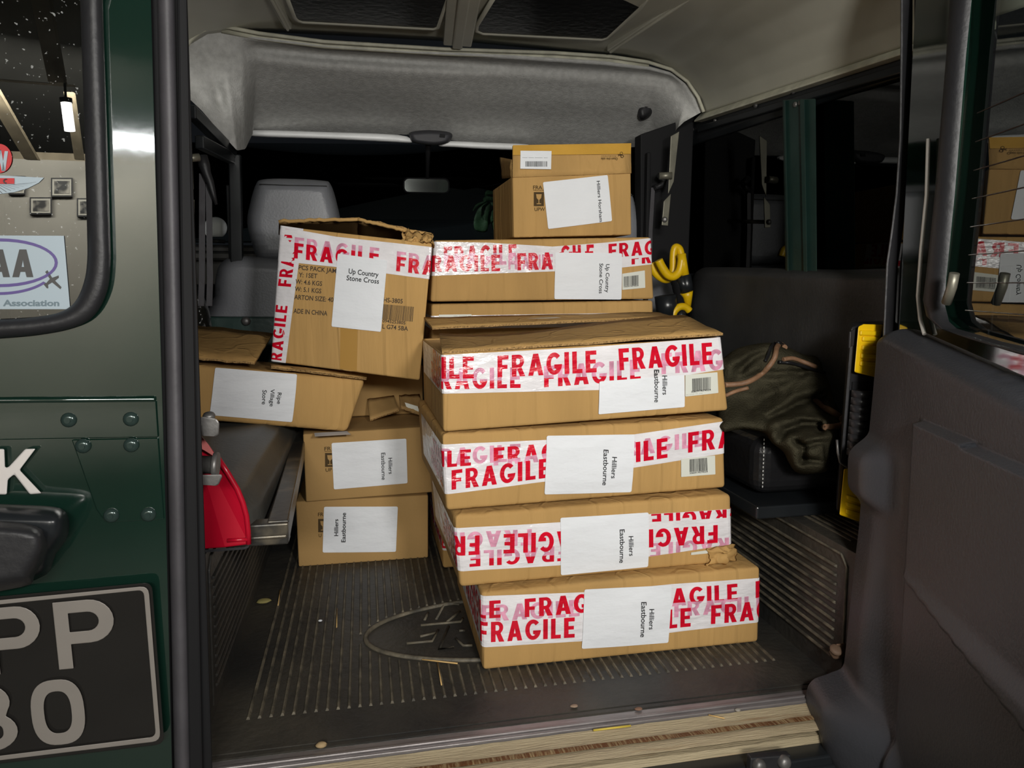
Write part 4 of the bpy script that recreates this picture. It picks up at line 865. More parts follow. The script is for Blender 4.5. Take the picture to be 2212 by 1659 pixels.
# olive coat
OUT = smooth_outline(mp(kc, (40, 330), (90, 290), (200, 212), (350, 172), (500, 160), (640, 198), (780, 262), (880, 275), (940, 335), (965, 400), (1070, 520), (1100, 680), (1090, 800), (1085, 890), (1060, 985), (1005, 1060), (1000, 1200), (955, 1262), (800, 1280), (700, 1258), (640, 1170), (600, 1090), (500, 1010), (430, 930), (250, 895), (40, 880)), 3)
CRE = [(mp(kc, (235, 392), (330, 290), (500, 205)), 9, .030), (mp(kc, (120, 520), (420, 425), (850, 405)), 8, .018), (mp(kc, (480, 805), (700, 690), (860, 630), (940, 600)), 9, .045), (mp(kc, (560, 1000), (620, 910), (760, 860), (900, 855), (920, 905)), 9, .05), (mp(kc, (780, 1160), (900, 1170), (980, 1210)), 7, .035), (mp(kc, (700, 1000), (770, 1060), (760, 1170)), 7, .03), (mp(kc, (880, 660), (980, 760), (1110, 840)), 8, .04), (mp(kc, (1020, 1010), (900, 1010), (780, 1040)), 7, .02), (mp(kc, (460, 620), (560, 560), (760, 430)), 10, .014), (mp(kc, (300, 760), (480, 560)), 12, .012)]
RDG = [(mp(kc, (500, 760), (700, 610), (900, 570)), 13, .03), (mp(kc, (510, 990), (500, 850), (760, 790), (960, 830)), 11, .03), (mp(kc, (180, 320), (340, 230), (480, 190)), 12, .02), (mp(kc, (800, 990), (960, 960), (1120, 930)), 9, .03), (mp(kc, (680, 1120), (700, 1230), (860, 1260), (960, 1200)), 9, .02)]
def coat_h(x, y):
    h = .02*noise.noise(Vector((x*.02, y*.02, 7)))+.006*noise.noise(Vector((x*.06, y*.06, 1)))
    for L, wd, dp in CRE: h -= dp*math.exp(-(dpoly((x, y), L, False)/wd)**2)
    for L, wd, dp in RDG: h += dp*math.exp(-(dpoly((x, y), L, False)/wd)**2)
    return h
def coat_y(x, y): return .37-.19*smooth01((y-850)/115)-.02*smooth01((x-1600)/200)
ct = thing('fleece_coat', 'olive green fleece coat with tan leather trim heaped on the right bench', 'coat', (.86, .32, .378))
mb = MB(); puff(mb, OUT, lambda x, y, h: at((x, y), coat_y(x, y)-h), .075, 34, 5.0, .02, coat_h); o = mb.build('coat_body', FLE, ct)
def oncoat(p, lift=.006):
    d = dpoly(p, OUT); q = max(0., 1-min(d/34, 1)); h = .075*math.sqrt(max(0, 1-q*q))+coat_h(*p)*min(1, d/34); return at(p, coat_y(*p)-h-lift)
def dense(pts, n=5):
    out = []; N = len(pts)
    for i in range(N-1):
        p0, p1, p2, p3 = pts[max(0, i-1)], pts[i], pts[i+1], pts[min(N-1, i+2)]
        for k in range(n):
            t = k/n; out.append(tuple(.5*((2*p1[j])+(-p0[j]+p2[j])*t+(2*p0[j]-5*p1[j]+4*p2[j]-p3[j])*t*t+(-p0[j]+3*p1[j]-3*p2[j]+p3[j])*t**3) for j in (0, 1)))
    return out+[pts[-1]]
for pts, r, m in (((( 100, 520), (280, 500), (420, 420), (520, 300), (545, 200), (575, 172), (615, 200)), .0055, LTH), (((600, 302), (680, 293), (780, 325), (880, 365)), .0045, LTH), (((110, 610), (190, 575), (300, 545)), .004, LTH), (((870, 655), (960, 715), (1040, 765), (1110, 815)), .007, LTH), (((950, 880), (1050, 875), (1120, 855), (1145, 880)), .006, LTH)):
    mb = MB(); mb.tube([oncoat(p) for p in dense(mp(kc, *pts))], r, 8, 0); mb.build('leather_trim', m, ct)
for pts in (((445, 320), (470, 270), (500, 190), (550, 155), (600, 180)), ((560, 325), (680, 335), (850, 385), (1000, 430), (1060, 480))):
    mb = MB(); mb.tube([oncoat(p, .005) for p in dense(mp(kc, *pts))], .0035, 8); mb.build('zip', LEA, ct)
# toolbox standing on end
tb = thing('toolbox', 'black toolbox with two yellow latches standing on end beside the open door', 'toolbox', at((1850, 1120), .08))
F = lambda x, y, d: at((x, y), .05+d)
mb = MB(); c0 = [F(*p, 0) for p in ((1806, 1108), (1925, 1128), (1945, 698), (1838, 704))]; c1 = [p+Vector((.072, .100, 0)) for p in c0]
mb.hexa(c0+c1); o = mb.build('case', TOOL, tb, bevel=.006)
mb = MB(); mb.slab([F(*p, -.003) for p in ((1832, 1010), (1925, 1010), (1930, 825), (1842, 825))], (0, 1, 0), .002); mb.build('recess', BLKM, tb)
def latch(pts, ribs):
    mb = MB(); mb.prism([pts], lambda x, y, d: F(x, y, -.002-d), .016)
    for a, b in ribs: bar(mb, F(*a, -.019), F(*b, -.019), Z*.008, Y*.006)
    mb.build('latch', YEL, tb, bevel=.002)
latch(mp(kc, (1240, 22), (1285, 0), (1452, 5), (1442, 80), (1400, 180), (1390, 455), (1205, 410)), [(kc(1270, 125), kc(1400, 128)), (kc(1268, 200), kc(1390, 204)), (kc(1258, 270), kc(1385, 276)), (kc(1250, 335), kc(1385, 342)), (kc(1250, 75), kc(1425, 80))])
latch(mp(kd, (365, 985), (420, 985), (560, 1180), (560, 1345), (465, 1325), (335, 1280)), [(kd(380, 1165), kd(540, 1215)), (kd(378, 1210), kd(540, 1260)), (kd(372, 1255), kd(540, 1300))])
mb = MB(); a, b = F(1862, 843, -.018), F(1850, 985, -.018); N = 9
pth = []; rad = []
for i in range(N):
    for f, r in ((.02, .0135), (.06, .0155), (.90, .0155), (.96, .0135)): pth.append(a+(b-a)*((i+f)/N)); rad.append(r)
mb.tube(pth, rad, 18); mb.build('ribbed_barrel', TOOL, tb)
mb = MB(); mb.slab([F(*p, -.004) for p in (kd(400, 215), kd(430, 195), kd(440, 90), kd(405, 110))], (0, 1, 0), .004); mb.build('side_catch', TOOL, tb, bevel=.001)
mb = MB(); mb.tube([at(kd(*p), .03) for p in ((320, 800), (325, 880), (340, 945), (385, 975), (430, 960))], .002, 6); single('wire_loop', mb, CAST, 'thin wire loop hanging between the olive coat and the toolbox', 'wire')
# yellow hooks
hk = thing('steering_lock', 'yellow and black steering lock with double hooks behind the bench backrest', 'steering lock', at(kr(330, 1560), .80))
G = lambda x, y, d=.80: at(kr(x, y), d)
mb = MB(); mb.tube([G(*p) for p in dense([(160, 1440), (190, 1500), (235, 1560), (285, 1572), (330, 1530), (348, 1450), (350, 1390)])], .0115, 10); mb.build('hook', YEL, hk)
mb = MB(); mb.tube([G(*p, .84) for p in dense([(105, 1462), (130, 1540), (190, 1590), (240, 1595), (275, 1540), (280, 1430), (285, 1370), (300, 1335), (330, 1350), (345, 1400)])], .0105, 10); mb.build('hook', YEL, hk)
mb = MB(); mb.tube([G(345, 1390), G(375, 1565)], .012, 10); mb.build('shaft', YEL, hk)
mb = MB(); mb.tube([G(375, 1560), G(390, 1640), G(395, 1690)], .016, 10); mb.tube([G(340, 1580), G(385, 1700)], .013, 10); mb.build('lock_body', BLK, hk)
mb = MB(); mb.tube([at(p, .80) for p in (k2(1842, 478), k2(1850, 510), k2(1853, 575))], [.018, .013, .008], 10); mb.build('shaft', YEL, hk)
mb = MB(); mb.tube([at(p, .79) for p in dense(mp(k2, (1745, 660), (1758, 610), (1795, 578), (1835, 580), (1862, 605)))], .010, 10); mb.build('hook', YEL, hk)
mb = MB(); mb.tube([at(p, .81) for p in mp(k2, (1700, 500), (1715, 640))], .03, 10); mb.tube([at(k2(1815, 600), .80), at(k2(1800, 640), .80), Vector((.80, .82, .382))], .012, 10); mb.build('lock_body', BLK, hk)
# ------------------------------------------------------------------ left bench, red panel, latches
t = thing('side_bench', 'worn grey folding bench seat on the left wheel box under the Ripe Village Store carton', 'bench', (-.3, .5, .266))
mb = MB()
cs = [(-.43, .286), (-.16, .286), (-.165, .318), (-.185, .350), (-.215, .362), (-.43, .364)]
def cush(u, v):
    k = u*len(cs); i = int(k) % len(cs); f = k-int(k); a, b = cs[i], cs[(i+1) % len(cs)]
    y = .115+.80*v; s_ = 1-.10*max(0, 1-v*14); x = a[0]*(1-f)+b[0]*f; z = a[1]*(1-f)+b[1]*f
    return (-.30+(x+.30)*s_, y, .33+(z-.33)*s_)
mb.grid(cush, 36, 30, 0, True, True); mb.face([cush(i/36, 0) for i in range(36)]); mb.build('cushion', VINB, t)
mb = MB(); mb.box((-.43, .13, .2695), (-.155, .93, .285)); mb.build('base', BLKM, t)
mb = MB(); mb.hexa([(-.150, .128, .266), (-.118, .128, .266), (-.146, .93, .266), (-.172, .93, .266), (-.150, .128, .302), (-.118, .128, .302), (-.146, .93, .302), (-.172, .93, .302)]); mb.box((-.21, .120, .2665), (-.118, .150, .300)); mb.box((-.208, .116, .277), (-.120, .121, .283)); mb.build('frame_rail', mat('worn_black_steel', (.05, .048, .044), .35, .5, 0, 16, .05, 60, col2=(.20, .17, .12), thr=(.55, .75)), t, bevel=.003)
def onred(x, y, h): return at((x, y), .100-h-.02*((x-430)/110)**2*0)
t = thing('plastic_guard', 'curved red plastic guard standing at the left behind the door striker', 'guard', at((480, 1188), .10))
o = mp(kl, (120, 262), (160, 272), (200, 300), (270, 382), (330, 470), (420, 605), (500, 740), (545, 850), (575, 960), (590, 1080), (597, 1190), (400, 1215), (120, 1235))
mb = MB(); mb.prism([o], lambda x, y, d: at((x, y), .098-d+.012*((x-500)/80)**2*(x < 500)), .006); mb.build('sheet', REDP, t, bevel=.002)
mb = MB(); mb.tube([at(kl(*p), .093) for p in ((330, 470), (420, 605), (500, 740), (545, 850), (575, 960), (588, 1080), (592, 1188))], .004, 8); mb.tube([at(kl(*p), .092) for p in ((420, 1160), (585, 1150))], .003, 8); mb.build('rim', REDP, t)
mb = MB(); mb.prism([mp(kl, (130, 268), (190, 292), (265, 378), (335, 490), (240, 430), (150, 380))], lambda x, y, d: at((x, y), .090-d), .003); mb.build('upper_facet', mat('faded_red_plastic', (.55, .16, .15), .35), t)
mb = MB(); mb.prism([mp(kl, (180, 1238), (560, 1212), (597, 1198), (594, 1216), (560, 1232), (180, 1262))], lambda x, y, d: at((x, y), .098-d), .008); mb.build('bottom_edge', RUB, t)
t = thing('door_striker', 'grey cast door striker block on the left door post beside the bench cushion', 'striker', at(kl(240, 240), .02))
mb = MB(); mb.prism([mp(kl, (130, 200), (150, 165), (230, 150), (330, 165), (355, 200), (350, 300), (325, 315), (210, 308), (200, 235), (140, 240))], lambda x, y, d: at((x, y), .03-d), .03); mb.build('block', CAST, t, bevel=.003)
mb = MB(); mb.disc(at(kl(270, 155), .01), (0, -.3, 1), .008, .003, 12, 0, .004); mb.build('bolt', CAST, t)
t = thing('door_latch_pin', 'grey cast latch pin bracket on the left door post in front of the red panel', 'latch', at(kl(250, 620), .02))
mb = MB(); mb.tube([at(kl(185, 540), .01), at(kl(300, 545), .01), at(kl(305, 545), .01), at(kl(345, 545), .01)], [.012, .012, .017, .017], 14); mb.build('pin', CAST, t)
mb = MB(); mb.prism([mp(kl, (180, 625), (372, 620), (378, 640), (350, 700), (330, 715), (180, 705))], lambda x, y, d: at((x, y), .015-d), .025); mb.prism([mp(kl, (130, 440), (190, 450), (200, 700), (150, 720))], lambda x, y, d: at((x, y), .03-d), .02); mb.build('bracket', CAST, t, bevel=.003)
# ------------------------------------------------------------------ left rear body panel
GY = -.05
mb = MB()
SO = smooth_outline([(216, -260), (222, 0), (231, 280), (238, 500), (239, 570), (231, 630), (205, 680), (165, 706), (100, 721), (0, 731), (-300, 750), (-640, 770), (-700, 700), (-700, -260)], 4)
SI = smooth_outline([(166, -250), (173, 0), (182, 280), (188, 500), (188, 565), (181, 610), (162, 652), (130, 674), (80, 684), (0, 690), (-300, 704), (-630, 720), (-660, 690), (-660, -250)], 4)
mb.prism([[(-900, -330), (316, -330), (326, 0), (337, 400), (352, 900), (361, 1220), (374, 1760), (-900, 1860)], SO], lambda x, y, d: at((x, y), .0-d), .05)
wl = struct(mb.build('wall_rear', GREEN, bevel=.0015), 'glossy dark green left rear body panel', 'body panel')
mb = MB()
def sealf(u, v):
    n = len(SO); i = int(u*n) % n; a, b = SO[i], SI[i]; th = math.pi*v; k = (1-math.cos(th))/2
    return at((a[0]*(1-k)+b[0]*k, a[1]*(1-k)+b[1]*k), GY-.004-.016*math.sin(th))
mb.grid(sealf, len(SO), 10, 0, True, True); mb.build('window_seal', RUB, wl)
mb = MB(); mb.prism([SI], lambda x, y, d: at((x, y), GY+.012-d), .004); struct(mb.build('window_1', G_LEFT), 'rear quarter window reflecting the garage', 'window')
mb = MB(); mb.prism([[(-700, 876), (337, 866), (342, 944), (-700, 962)]], lambda x, y, d: at((x, y), GY-d), .003); mb.tube([at((-700, 870), GY-.001), at((336, 862), GY-.001)], .004, 8); mb.build('riveted_strip', GREEN, wl, bevel=.001)
mb = MB(); mb.prism([[(155, 950), (342, 946), (354, 1122), (240, 1128), (222, 1120), (208, 1100)]], lambda x, y, d: at((x, y), GY-d), .0025); mb.build('corner_plate', GREEN, wl, bevel=.001)
for p in ((149, 907), (283, 905), (180, 963), (284, 961), (241, 1113), (321, 1111)):
    mb = MB(); c = at(p, GY-.0025); mb.disc(c, (0, -1, 0), .009, .0015, 16, 0, .004); mb.disc(c+Vector((0, -.005, 0)), (0, -1, 0), .0035, .0015, 10); mb.build('rivet', mat('rivet_paint', (.03, .05, .045), .18, .3), wl)
# door post seal
mb = MB()
def dseal(u, v):
    y = -250+2000*v; xl = 340+(.0215)*y*1.0; th = math.pi*u; wv = 37
    return at((xl+wv*(1-math.cos(th))/2, y), -.035-.016*math.sin(th))
mb.grid(dseal, 10, 40); struct(mb.build('trim_15', RUBG), 'grey rubber door seal on the left post', 'door seal')
mb = MB(); mb.hexa([at(p, y) for y in (-.034, .03) for p in ((365, 1760), (462, 1760), (395, -300), (318, -300))]); mb.hexa([at(p, y) for y in (-.045, -.034) for p in ((408, 1760), (440, 1760), (398, -300), (378, -300))])
struct(mb.build('trim_16', BLKM, bevel=.003), 'dark left door post', 'door post')
# stickers on the quarter window (printed sheets)
gp = lambda f: (lambda x, y, d: at(f(x, y), GY+.0078-d))
t = thing('window_sticker', 'white oval logo sticker reading Association on the rear quarter window', 'sticker', at(kw(150, 1050), GY+.008))
mb = MB(); mb.prism([[(-900, 425), (545, 432), (598, 1058), (-900, 1058)]], gp(kw), .0012); mb.build('sheet', STICK, t)
mb = MB(); g2 = lambda x, y: at(kw(x, y), GY+.0061)
def ring(cx, cy, rx, ry, wd, a0, a1, n=40):
    for i in range(n):
        aa, ab = (math.radians(a0+(a1-a0)*k/n) for k in (i, i+1))
        mb.face([g2(cx+(rx+s_)*math.cos(a), cy+(ry+s_)*math.sin(a)) for a, s_ in ((aa, wd/2), (ab, wd/2), (ab, -wd/2), (aa, -wd/2))])
ring(0, 662, 480, 195, 26, -180, 180); ring(-20, 720, 470, 205, 24, 32, 150)
mb.build('oval_mark', PURP, t, weld=False)
mb = MB()
for x0 in (-95, 105):
    for pl in affine([[(p.x, p.y) for p in [Vector((q[0], q[1])) for q in tri]] for tri in [[GL['A'][1][0][i] if i < len(GL['A'][1][0]) else GL['A'][1][1][i-len(GL['A'][1][0])] for i in tr] for tr in tessellate_polygon([[Vector((*q, 0)) for q in l] for l in GL['A'][1]])]], (x0, 785), (x0+260, 785), (x0, 548)): mb.face([g2(*p) for p in pl])
mb.face([g2(*p) for p in ((-330, 785), (-130, 785), (-130, 740), (-270, 740), (-270, 548), (-330, 548))][::-1])
for pl in ([(385, 740), (405, 725), (445, 790), (500, 770), (502, 790), (470, 815), (525, 870), (515, 888), (445, 830), (410, 850), (412, 880), (400, 880), (362, 835), (370, 822), (395, 835), (425, 800)],):
    L = [Vector((*p, 0)) for p in pl]
    for tr in tessellate_polygon([L]): mb.face([g2(pl[i][0], pl[i][1]) for i in tr])
mb.build('letters', STGR, t, weld=False)
mb = MB()
for pl in affine(text_polys('Association', .03)[0], (25, 1030), (505, 1030), (25, 978)): mb.face([g2(*p) for p in pl])
mb.build('letters', STTX, t, weld=False)
t = thing('window_sticker', 'red and white winged emblem sticker at the left edge of the quarter window', 'sticker', at(kt(60, 1600), GY+.008))
mb = MB(); mb.prism([[(-10+112*math.cos(a*math.pi/20), 1352+125*math.sin(a*math.pi/20)) for a in range(40)]], gp(kt), .0012); mb.prism([[(-140, 1520), (122, 1520), (122, 1568), (-140, 1568)]], lambda x, y, d: at(kt(x, y), GY+.0062-d), .0006); mb.build('red_disc', mat('sticker_red', (.45, .015, .02), .4), t)
mb = MB(); mb.prism([[(-200, 1495), (0, 1497), (375, 1516), (330, 1560), (240, 1605), (120, 1640), (0, 1655), (-200, 1660)]], lambda x, y, d: at(kt(x, y), GY+.0078-d), .0008)
for a, b in (((-30, 1450), (-5, 1280)), ((-5, 1280), (30, 1460)), ((30, 1460), (55, 1290))): bar(mb, at(kt(*a), GY+.006), at(kt(*b), GY+.006), X*.0035, Y*.0006)
mb.build('wing', STICK, t)
mb = MB()
for i in range(9): bar(mb, at(kt(-60+i*22, 1575), GY+.0068), at(kt(20+i*36, 1650-i*12), GY+.0068), X*.0008, Y*.0005)
mb.tube([at(kt(50+17*math.cos(a), 1545-16*math.sin(a)), GY+.005) for a in [math.radians(60+25*k) for k in range(10)]], .0008, 5)
mb.build('feather_lines', STGR, t)
# badge letter, plate lamp, number plate
def K(f): return [f(*p) for p in ((-60, 670), (38, 670), (44, 832), (72, 826), (215, 670), (306, 668), (168, 850), (357, 1050), (255, 1058), (122, 888), (68, 930), (58, 1060), (-66, 1060))]
mb = MB(); mb.prism([K(kb)], lambda x, y, d: at((x, y), GY-.0035-d), .006)
single('badge_letter', mb, CHR, 'chrome letter K badge on the green rear panel', 'badge', bevel=.002)
t = thing('number_plate_lamp', 'black lamp housing above the number plate on the left', 'lamp', at((30, 1180), GY))
mb = MB(); o = smooth_outline(mp(kb, (-600, 1150), (-200, 1135), (250, 1150), (470, 1165), (560, 1210), (590, 1300), (575, 1420), (480, 1560), (300, 1790), (-600, 1850)))
puff(mb, o, lambda x, y, h: at((x, y), GY-h), .05, 40, 12, .0); mb.build('housing', BLK, t)
mb = MB(); o = smooth_outline(mp(kb, (-600, 1290), (0, 1280), (300, 1320), (395, 1400), (400, 1560), (300, 1740), (180, 1850), (-600, 1900)))
puff(mb, o, lambda x, y, h: at((x, y), GY-.035-h), .05, 30, 12, .02); mb.build('hood', RUB, t)
t = thing('number_plate', 'black number plate with raised silver characters at the lower left', 'number plate', at(kp(300, 1500), GY-.01))
PYL = GY-.012
def rpoly(c, r):   # round the corners of a quad
    out = []; n = len(c)
    for i in range(n):
        p, a, b = Vector(c[i]), Vector(c[i-1]), Vector(c[(i+1) % n]); u1 = (a-p).normalized()*r; u2 = (b-p).normalized()*r
        for k in range(5):
            s_ = k/4; q = (p+u1)*(1-s_)**2+p*2*s_*(1-s_)+(p+u2)*s_**2; out.append((q.x, q.y))
    return out
pq = [(-620, 315), (1240, 142), (1342, 1462), (-560, 1690)]
mb = MB(); mb.prism([rpoly(pq, 70)], lambda x, y, d: at(kp(x, y), PYL-d), .004); mb.build('plate', PLK, t, bevel=.001)
mb = MB(); mb.prism([rpoly([(-590, 345), (1212, 172), (1312, 1438), (-530, 1660)], 70), rpoly([(-560, 380), (1172, 205), (1272, 1402), (-500, 1620)], 50)], lambda x, y, d: at(kp(x, y), PYL-.004-d), .003); mb.build('border', PLATE, t, bevel=.001)
P_ = [[(0, 0), (.21, 0), (.21, .36), (.50, .36)]+arc(.50, .68, .36, .32, -90, 90, 12)+[(0, 1)], [(.21, .54), (.48, .54)]+arc(.48, .68, .16, .14, -90, 90, 10)+[(.21, .82)]]
sup = lambda cx, cy, rx, ry, p=.75: [(cx+rx*abs(math.cos(a))**p*(1 if math.cos(a) >= 0 else -1), cy+ry*abs(math.sin(a))**p*(1 if math.sin(a) >= 0 else -1)) for a in [2*math.pi*k/40 for k in range(40)]]
O_ = [sup(.43, .5, .43, .5), sup(.43, .5, .22, .32)]
B8 = [arc(.43, .73, .36, .27, -30, 210, 16)+arc(.43, .29, .43, .29, 130, 410, 20), sup(.43, .73, .16, .115), sup(.43, .285, .21, .125)]
for g, p0, p1, u in ((P_, (483, 857), (1047, 805), (425, 310)), (P_, (-110, 905), (440, 855), (-165, 365)), (O_, (285, 1490), (790, 1440), (225, 960)), (B8, (-300, 1550), (240, 1495), (-365, 1010))):
    mb = MB(); ax = (p1[0]-p0[0], p1[1]-p0[1]); ay = (u[0]-p0[0], u[1]-p0[1])
    mb.prism(g, lambda x, y, d: at(kp(p0[0]+ax[0]*x+ay[0]*y, p0[1]+ax[1]*x+ay[1]*y), PYL-.004-d), .004); mb.build('character', PLATE, t, bevel=.0015)
# ------------------------------------------------------------------ right door post and open rear door
mb = MB()
SL = [(1946, -300), (1945, 100), (1942, 300), (1934, 420), (1924, 500), (1914, 570), (1908, 700), (1900, 900), (1890, 1500)]
for x0, dx, yy in ((0, 26, -.01), (30, 16, -.02), (50, 22, -.028)):
    for a, b in zip(SL, SL[1:]): mb.hexa([at(p, y) for y in (yy, yy+.05) for p in ((b[0]+x0, b[1]), (b[0]+x0+dx, b[1]), (a[0]+x0+dx, a[1]), (a[0]+x0, a[1]))])
struct(mb.build('trim_17', RUB, bevel=.004), 'black rubber seal on the right door post', 'door seal')
ANG = math.radians(108); DQ = Vector((.83, -.02, 0)); DD = Vector((math.cos(ANG), -math.sin(ANG), 0)); DM = Vector((-math.sin(ANG), -math.cos(ANG), 0))
DP = lambda t, s, z: DQ+DD*t+DM*s+Z*z
def dpx(p, s): d = ray(p); k = (s-(CAM-DQ).dot(DM))/d.dot(DM); P = CAM+d*k; return ((P-DQ).dot(DD), P.z)
dr = bpy.data.objects.new('door_1', None); COL.objects.link(dr); dr.location = DQ; struct(dr, 'rear door standing open on the right', 'door')
mb = MB()
wi = [dpx(p, .0) for p in ((2128, -250), (2100, 0), (2092, 120), (2066, 420), (2046, 600), (2040, 650), (2048, 685), (2075, 708), (2120, 722), (2212, 748))]
t1, z1 = wi[-1]; zt = max(z for _, z in wi); wi = wi+[(.93, z1-.03), (.93, zt)]
mb.prism([[(.02, -.12), (1.0, -.12), (1.0, 1.36), (.02, 1.36)], wi], lambda t_, z, d: DP(t_, -.03+d, z), .045); mb.build('door_frame', GREEN, dr, bevel=.003)
wo = [dpx(p, .02) for p in ((2108, -250), (2088, 0), (2076, 120), (2052, 420), (2034, 600), (2030, 655), (2040, 695), (2070, 722), (2120, 740), (2212, 768))]
wo += [(.95, wo[-1][1]-.03), (.95, zt+.02)]
mb = MB(); n = len(wo)
def dsl(u, v):
    i = int(round(u*(n-1))); a, b = wo[i], wi[i]; k = (1-math.cos(math.pi*v))/2; off = 1.06 if False else 1
    cxx = (b[0]+(b[0]-a[0])*.55, b[1]+(b[1]-a[1])*.55); return DP(a[0]*(1-k)+cxx[0]*k, .014+.014*math.sin(math.pi*v), a[1]*(1-k)+cxx[1]*k)
mb.grid(dsl, n-1, 8); mb.build('window_seal', RUB, dr)
mb = MB(); mb.prism([wi], lambda t_, z, d: DP(t_, -.004+d, z), .004); gl = mb.build('door_glass', G_DOOR, dr)
mb = MB()
for i in range(9):
    z = .60+.036*i; mb.tube([DP(.19+.1*max(0, 0), .0008, z), DP(.9, .0008, z)], .0007, 4)
mb.build('heater_lines', mat('heater_line', (.10, .05, .03), .5), dr)
mb = MB(); mb.tube([DP(*dpx(p, .022)[:1], .022, dpx(p, .022)[1]) for p in ((2005, 300), (2002, 420), (1990, 540), (1983, 640), (1988, 690), (1997, 722))], .0028, 8); mb.build('cable', mat('white_cable', (.5, .47, .42), .5), dr)
mb = MB(); mb.tube([DP(*dpx(p, .03)[:1], .03, dpx(p, .03)[1]) for p in ((2062, 590), (2056, 620), (2044, 655))], .006, 8); mb.build('clip', STEEL, dr)
# moulded inner trim
OL = [(1903, 740), (1911, 724), (1935, 719), (1990, 722), (2050, 731), (2212, 797)]
LEFT = [(1829, 1665), (1807, 1641), (1793, 1627), (1771, 1598), (1751, 1566), (1741, 1526), (1742, 1490), (1750, 1472), (1771, 1459), (1811, 1452), (1823, 1439), (1829, 1385), (1843, 1248), (1856, 1136), (1860, 1082), (1835, 1058), (1831, 1044), (1832, 984), (1840, 967), (1859, 953), (1877, 940), (1886, 849), (1892, 781)]
T0 = .035
def onT(p):                        # where a pixel's ray meets the plane a hand's breadth from the hinge: (depth of the moulding, height)
    d = ray(p); k = (T0-(CAM-DQ).dot(DD))/d.dot(DD); P = CAM+d*k; return ((P-DQ).dot(DM), P.z)
SP = sorted([onT(p) for p in LEFT], key=lambda q: q[1])
SB = onT((1890, 800))[0]
def S(z):
    if z <= SP[0][1]: return SP[0][0]
    for a, b in zip(SP, SP[1:]):
        if a[1] <= z <= b[1]: return a[0]+(b[0]-a[0])*(z-a[1])/max(1e-6, b[1]-a[1])
    return SP[-1][0]
def S2(z): return sum(S(z+k*.006) for k in (-1, 0, 1))/3
TOPZ = [dpx(p, SB) for p in OL]
ZT = max(q[1] for q in TOPZ[2:4])
def ztop(t_): return ZT-.13*max(0, min(t_, .42)-.06)-.012*smooth01((.06-t_)/.05)
cinv = MW.transposed()
def topx(P): c = cinv @ (P-CAM); return (PX-FPX*c.x/c.z, PY+FPX*c.y/c.z)
def rrect(x, y, x0, y0, x1, y1, s): return smooth01((x-x0)/s)*smooth01((x1-x)/s)*smooth01((y-y0)/s)*smooth01((y1-y)/s)
tp_, zp_ = dpx((1992, 800), SB); ra, rb = dpx((2160, 850), SB), dpx((2320, 960), SB); d0, d1 = dpx((2000, 1280), SB), dpx((2150, 1460), SB)
def PADD(t_, z):
    h = .013*smooth01((t_-tp_)/.010)*smooth01((zp_-z)/.014)
    h -= .026*smooth01((t_-ra[0])/.02)*smooth01((rb[0]+.06-t_)/.02)*smooth01((ra[1]-z)/.016)*smooth01((z-rb[1])/.016)
    k = (t_-d0[0])-(z-d0[1])*(d1[0]-d0[0])/(d1[1]-d0[1])
    return h+.007*smooth01(k/.02)*smooth01((d0[1]+.02-z)/.03)
def tsurf(t_, z, vv):
    dev = S2(z)-SB; low = smooth01((.12-z)/.12)
    fall = smooth01(min(1, 1.5*(1-(t_-T0)/(.125+.08*low))))
    s_ = SB+dev*fall
    P = DP(t_, SB, z)
    if (P-CAM).dot(_F) > .1:
        x, y = topx(P)
        s_ += PADD(t_, z)
    e = min(1, max(0, (ztop(t_)-z)/.022)); s_ *= .25+.75*math.sqrt(max(0, 1-(1-e)**2))
    return s_
mb = MB(); NU, NV = 190, 230
ZB = -.16
def tg(u, v):
    # first columns round the hinge-side edge, then run to the free edge
    if u < .08: k = u/.08; t_ = T0-.012*math.cos(k*math.pi/2); f = .10+.90*math.sin(k*math.pi/2)
    else: t_ = T0+(.95-T0)*((u-.08)/.92)**2.0; f = 1
    ZM = zp_+.014; z = ZB+(ZM-ZB)*v/.8 if v < .8 else ZM+(ztop(t_)-ZM)*(v-.8)/.2
    return DP(t_, .012+(tsurf(max(T0, t_), z, v)-.012)*f, z)
mb.grid(tg, NU, NV)
mb.grid(lambda u, v: DP(T0+(.95-T0)*u, .006+(tsurf(T0+(.95-T0)*u, ztop(T0+(.95-T0)*u)-1e-4, 1)-.006)*v, ztop(T0+(.95-T0)*u)), 60, 1)
mb.build('inner_trim', TRIM, dr, recalc=False)
t = thing('hinge_bracket', 'rusty brown check strap bracket at the foot of the right door post', 'bracket', at((1800, 1420), .0))
kq = crop(1540, 1060, .36110)
mb = MB(); mb.prism([mp(kq, (690, 960), (740, 915), (800, 910), (800, 1000), (720, 1010))], lambda x, y, d: at((x, y), .03-d), .03); mb.build('bracket', mat('rust_brown', (.10, .055, .03), .8, 0, .3, 50), t, bevel=.004)
mb = MB(); mb.disc(at(kq(735, 955), -.002), (0, -.5, 1), .010, .003, 14, 0, .003); mb.build('bolt', mat('rust_bolt', (.13, .08, .05), .7), t)
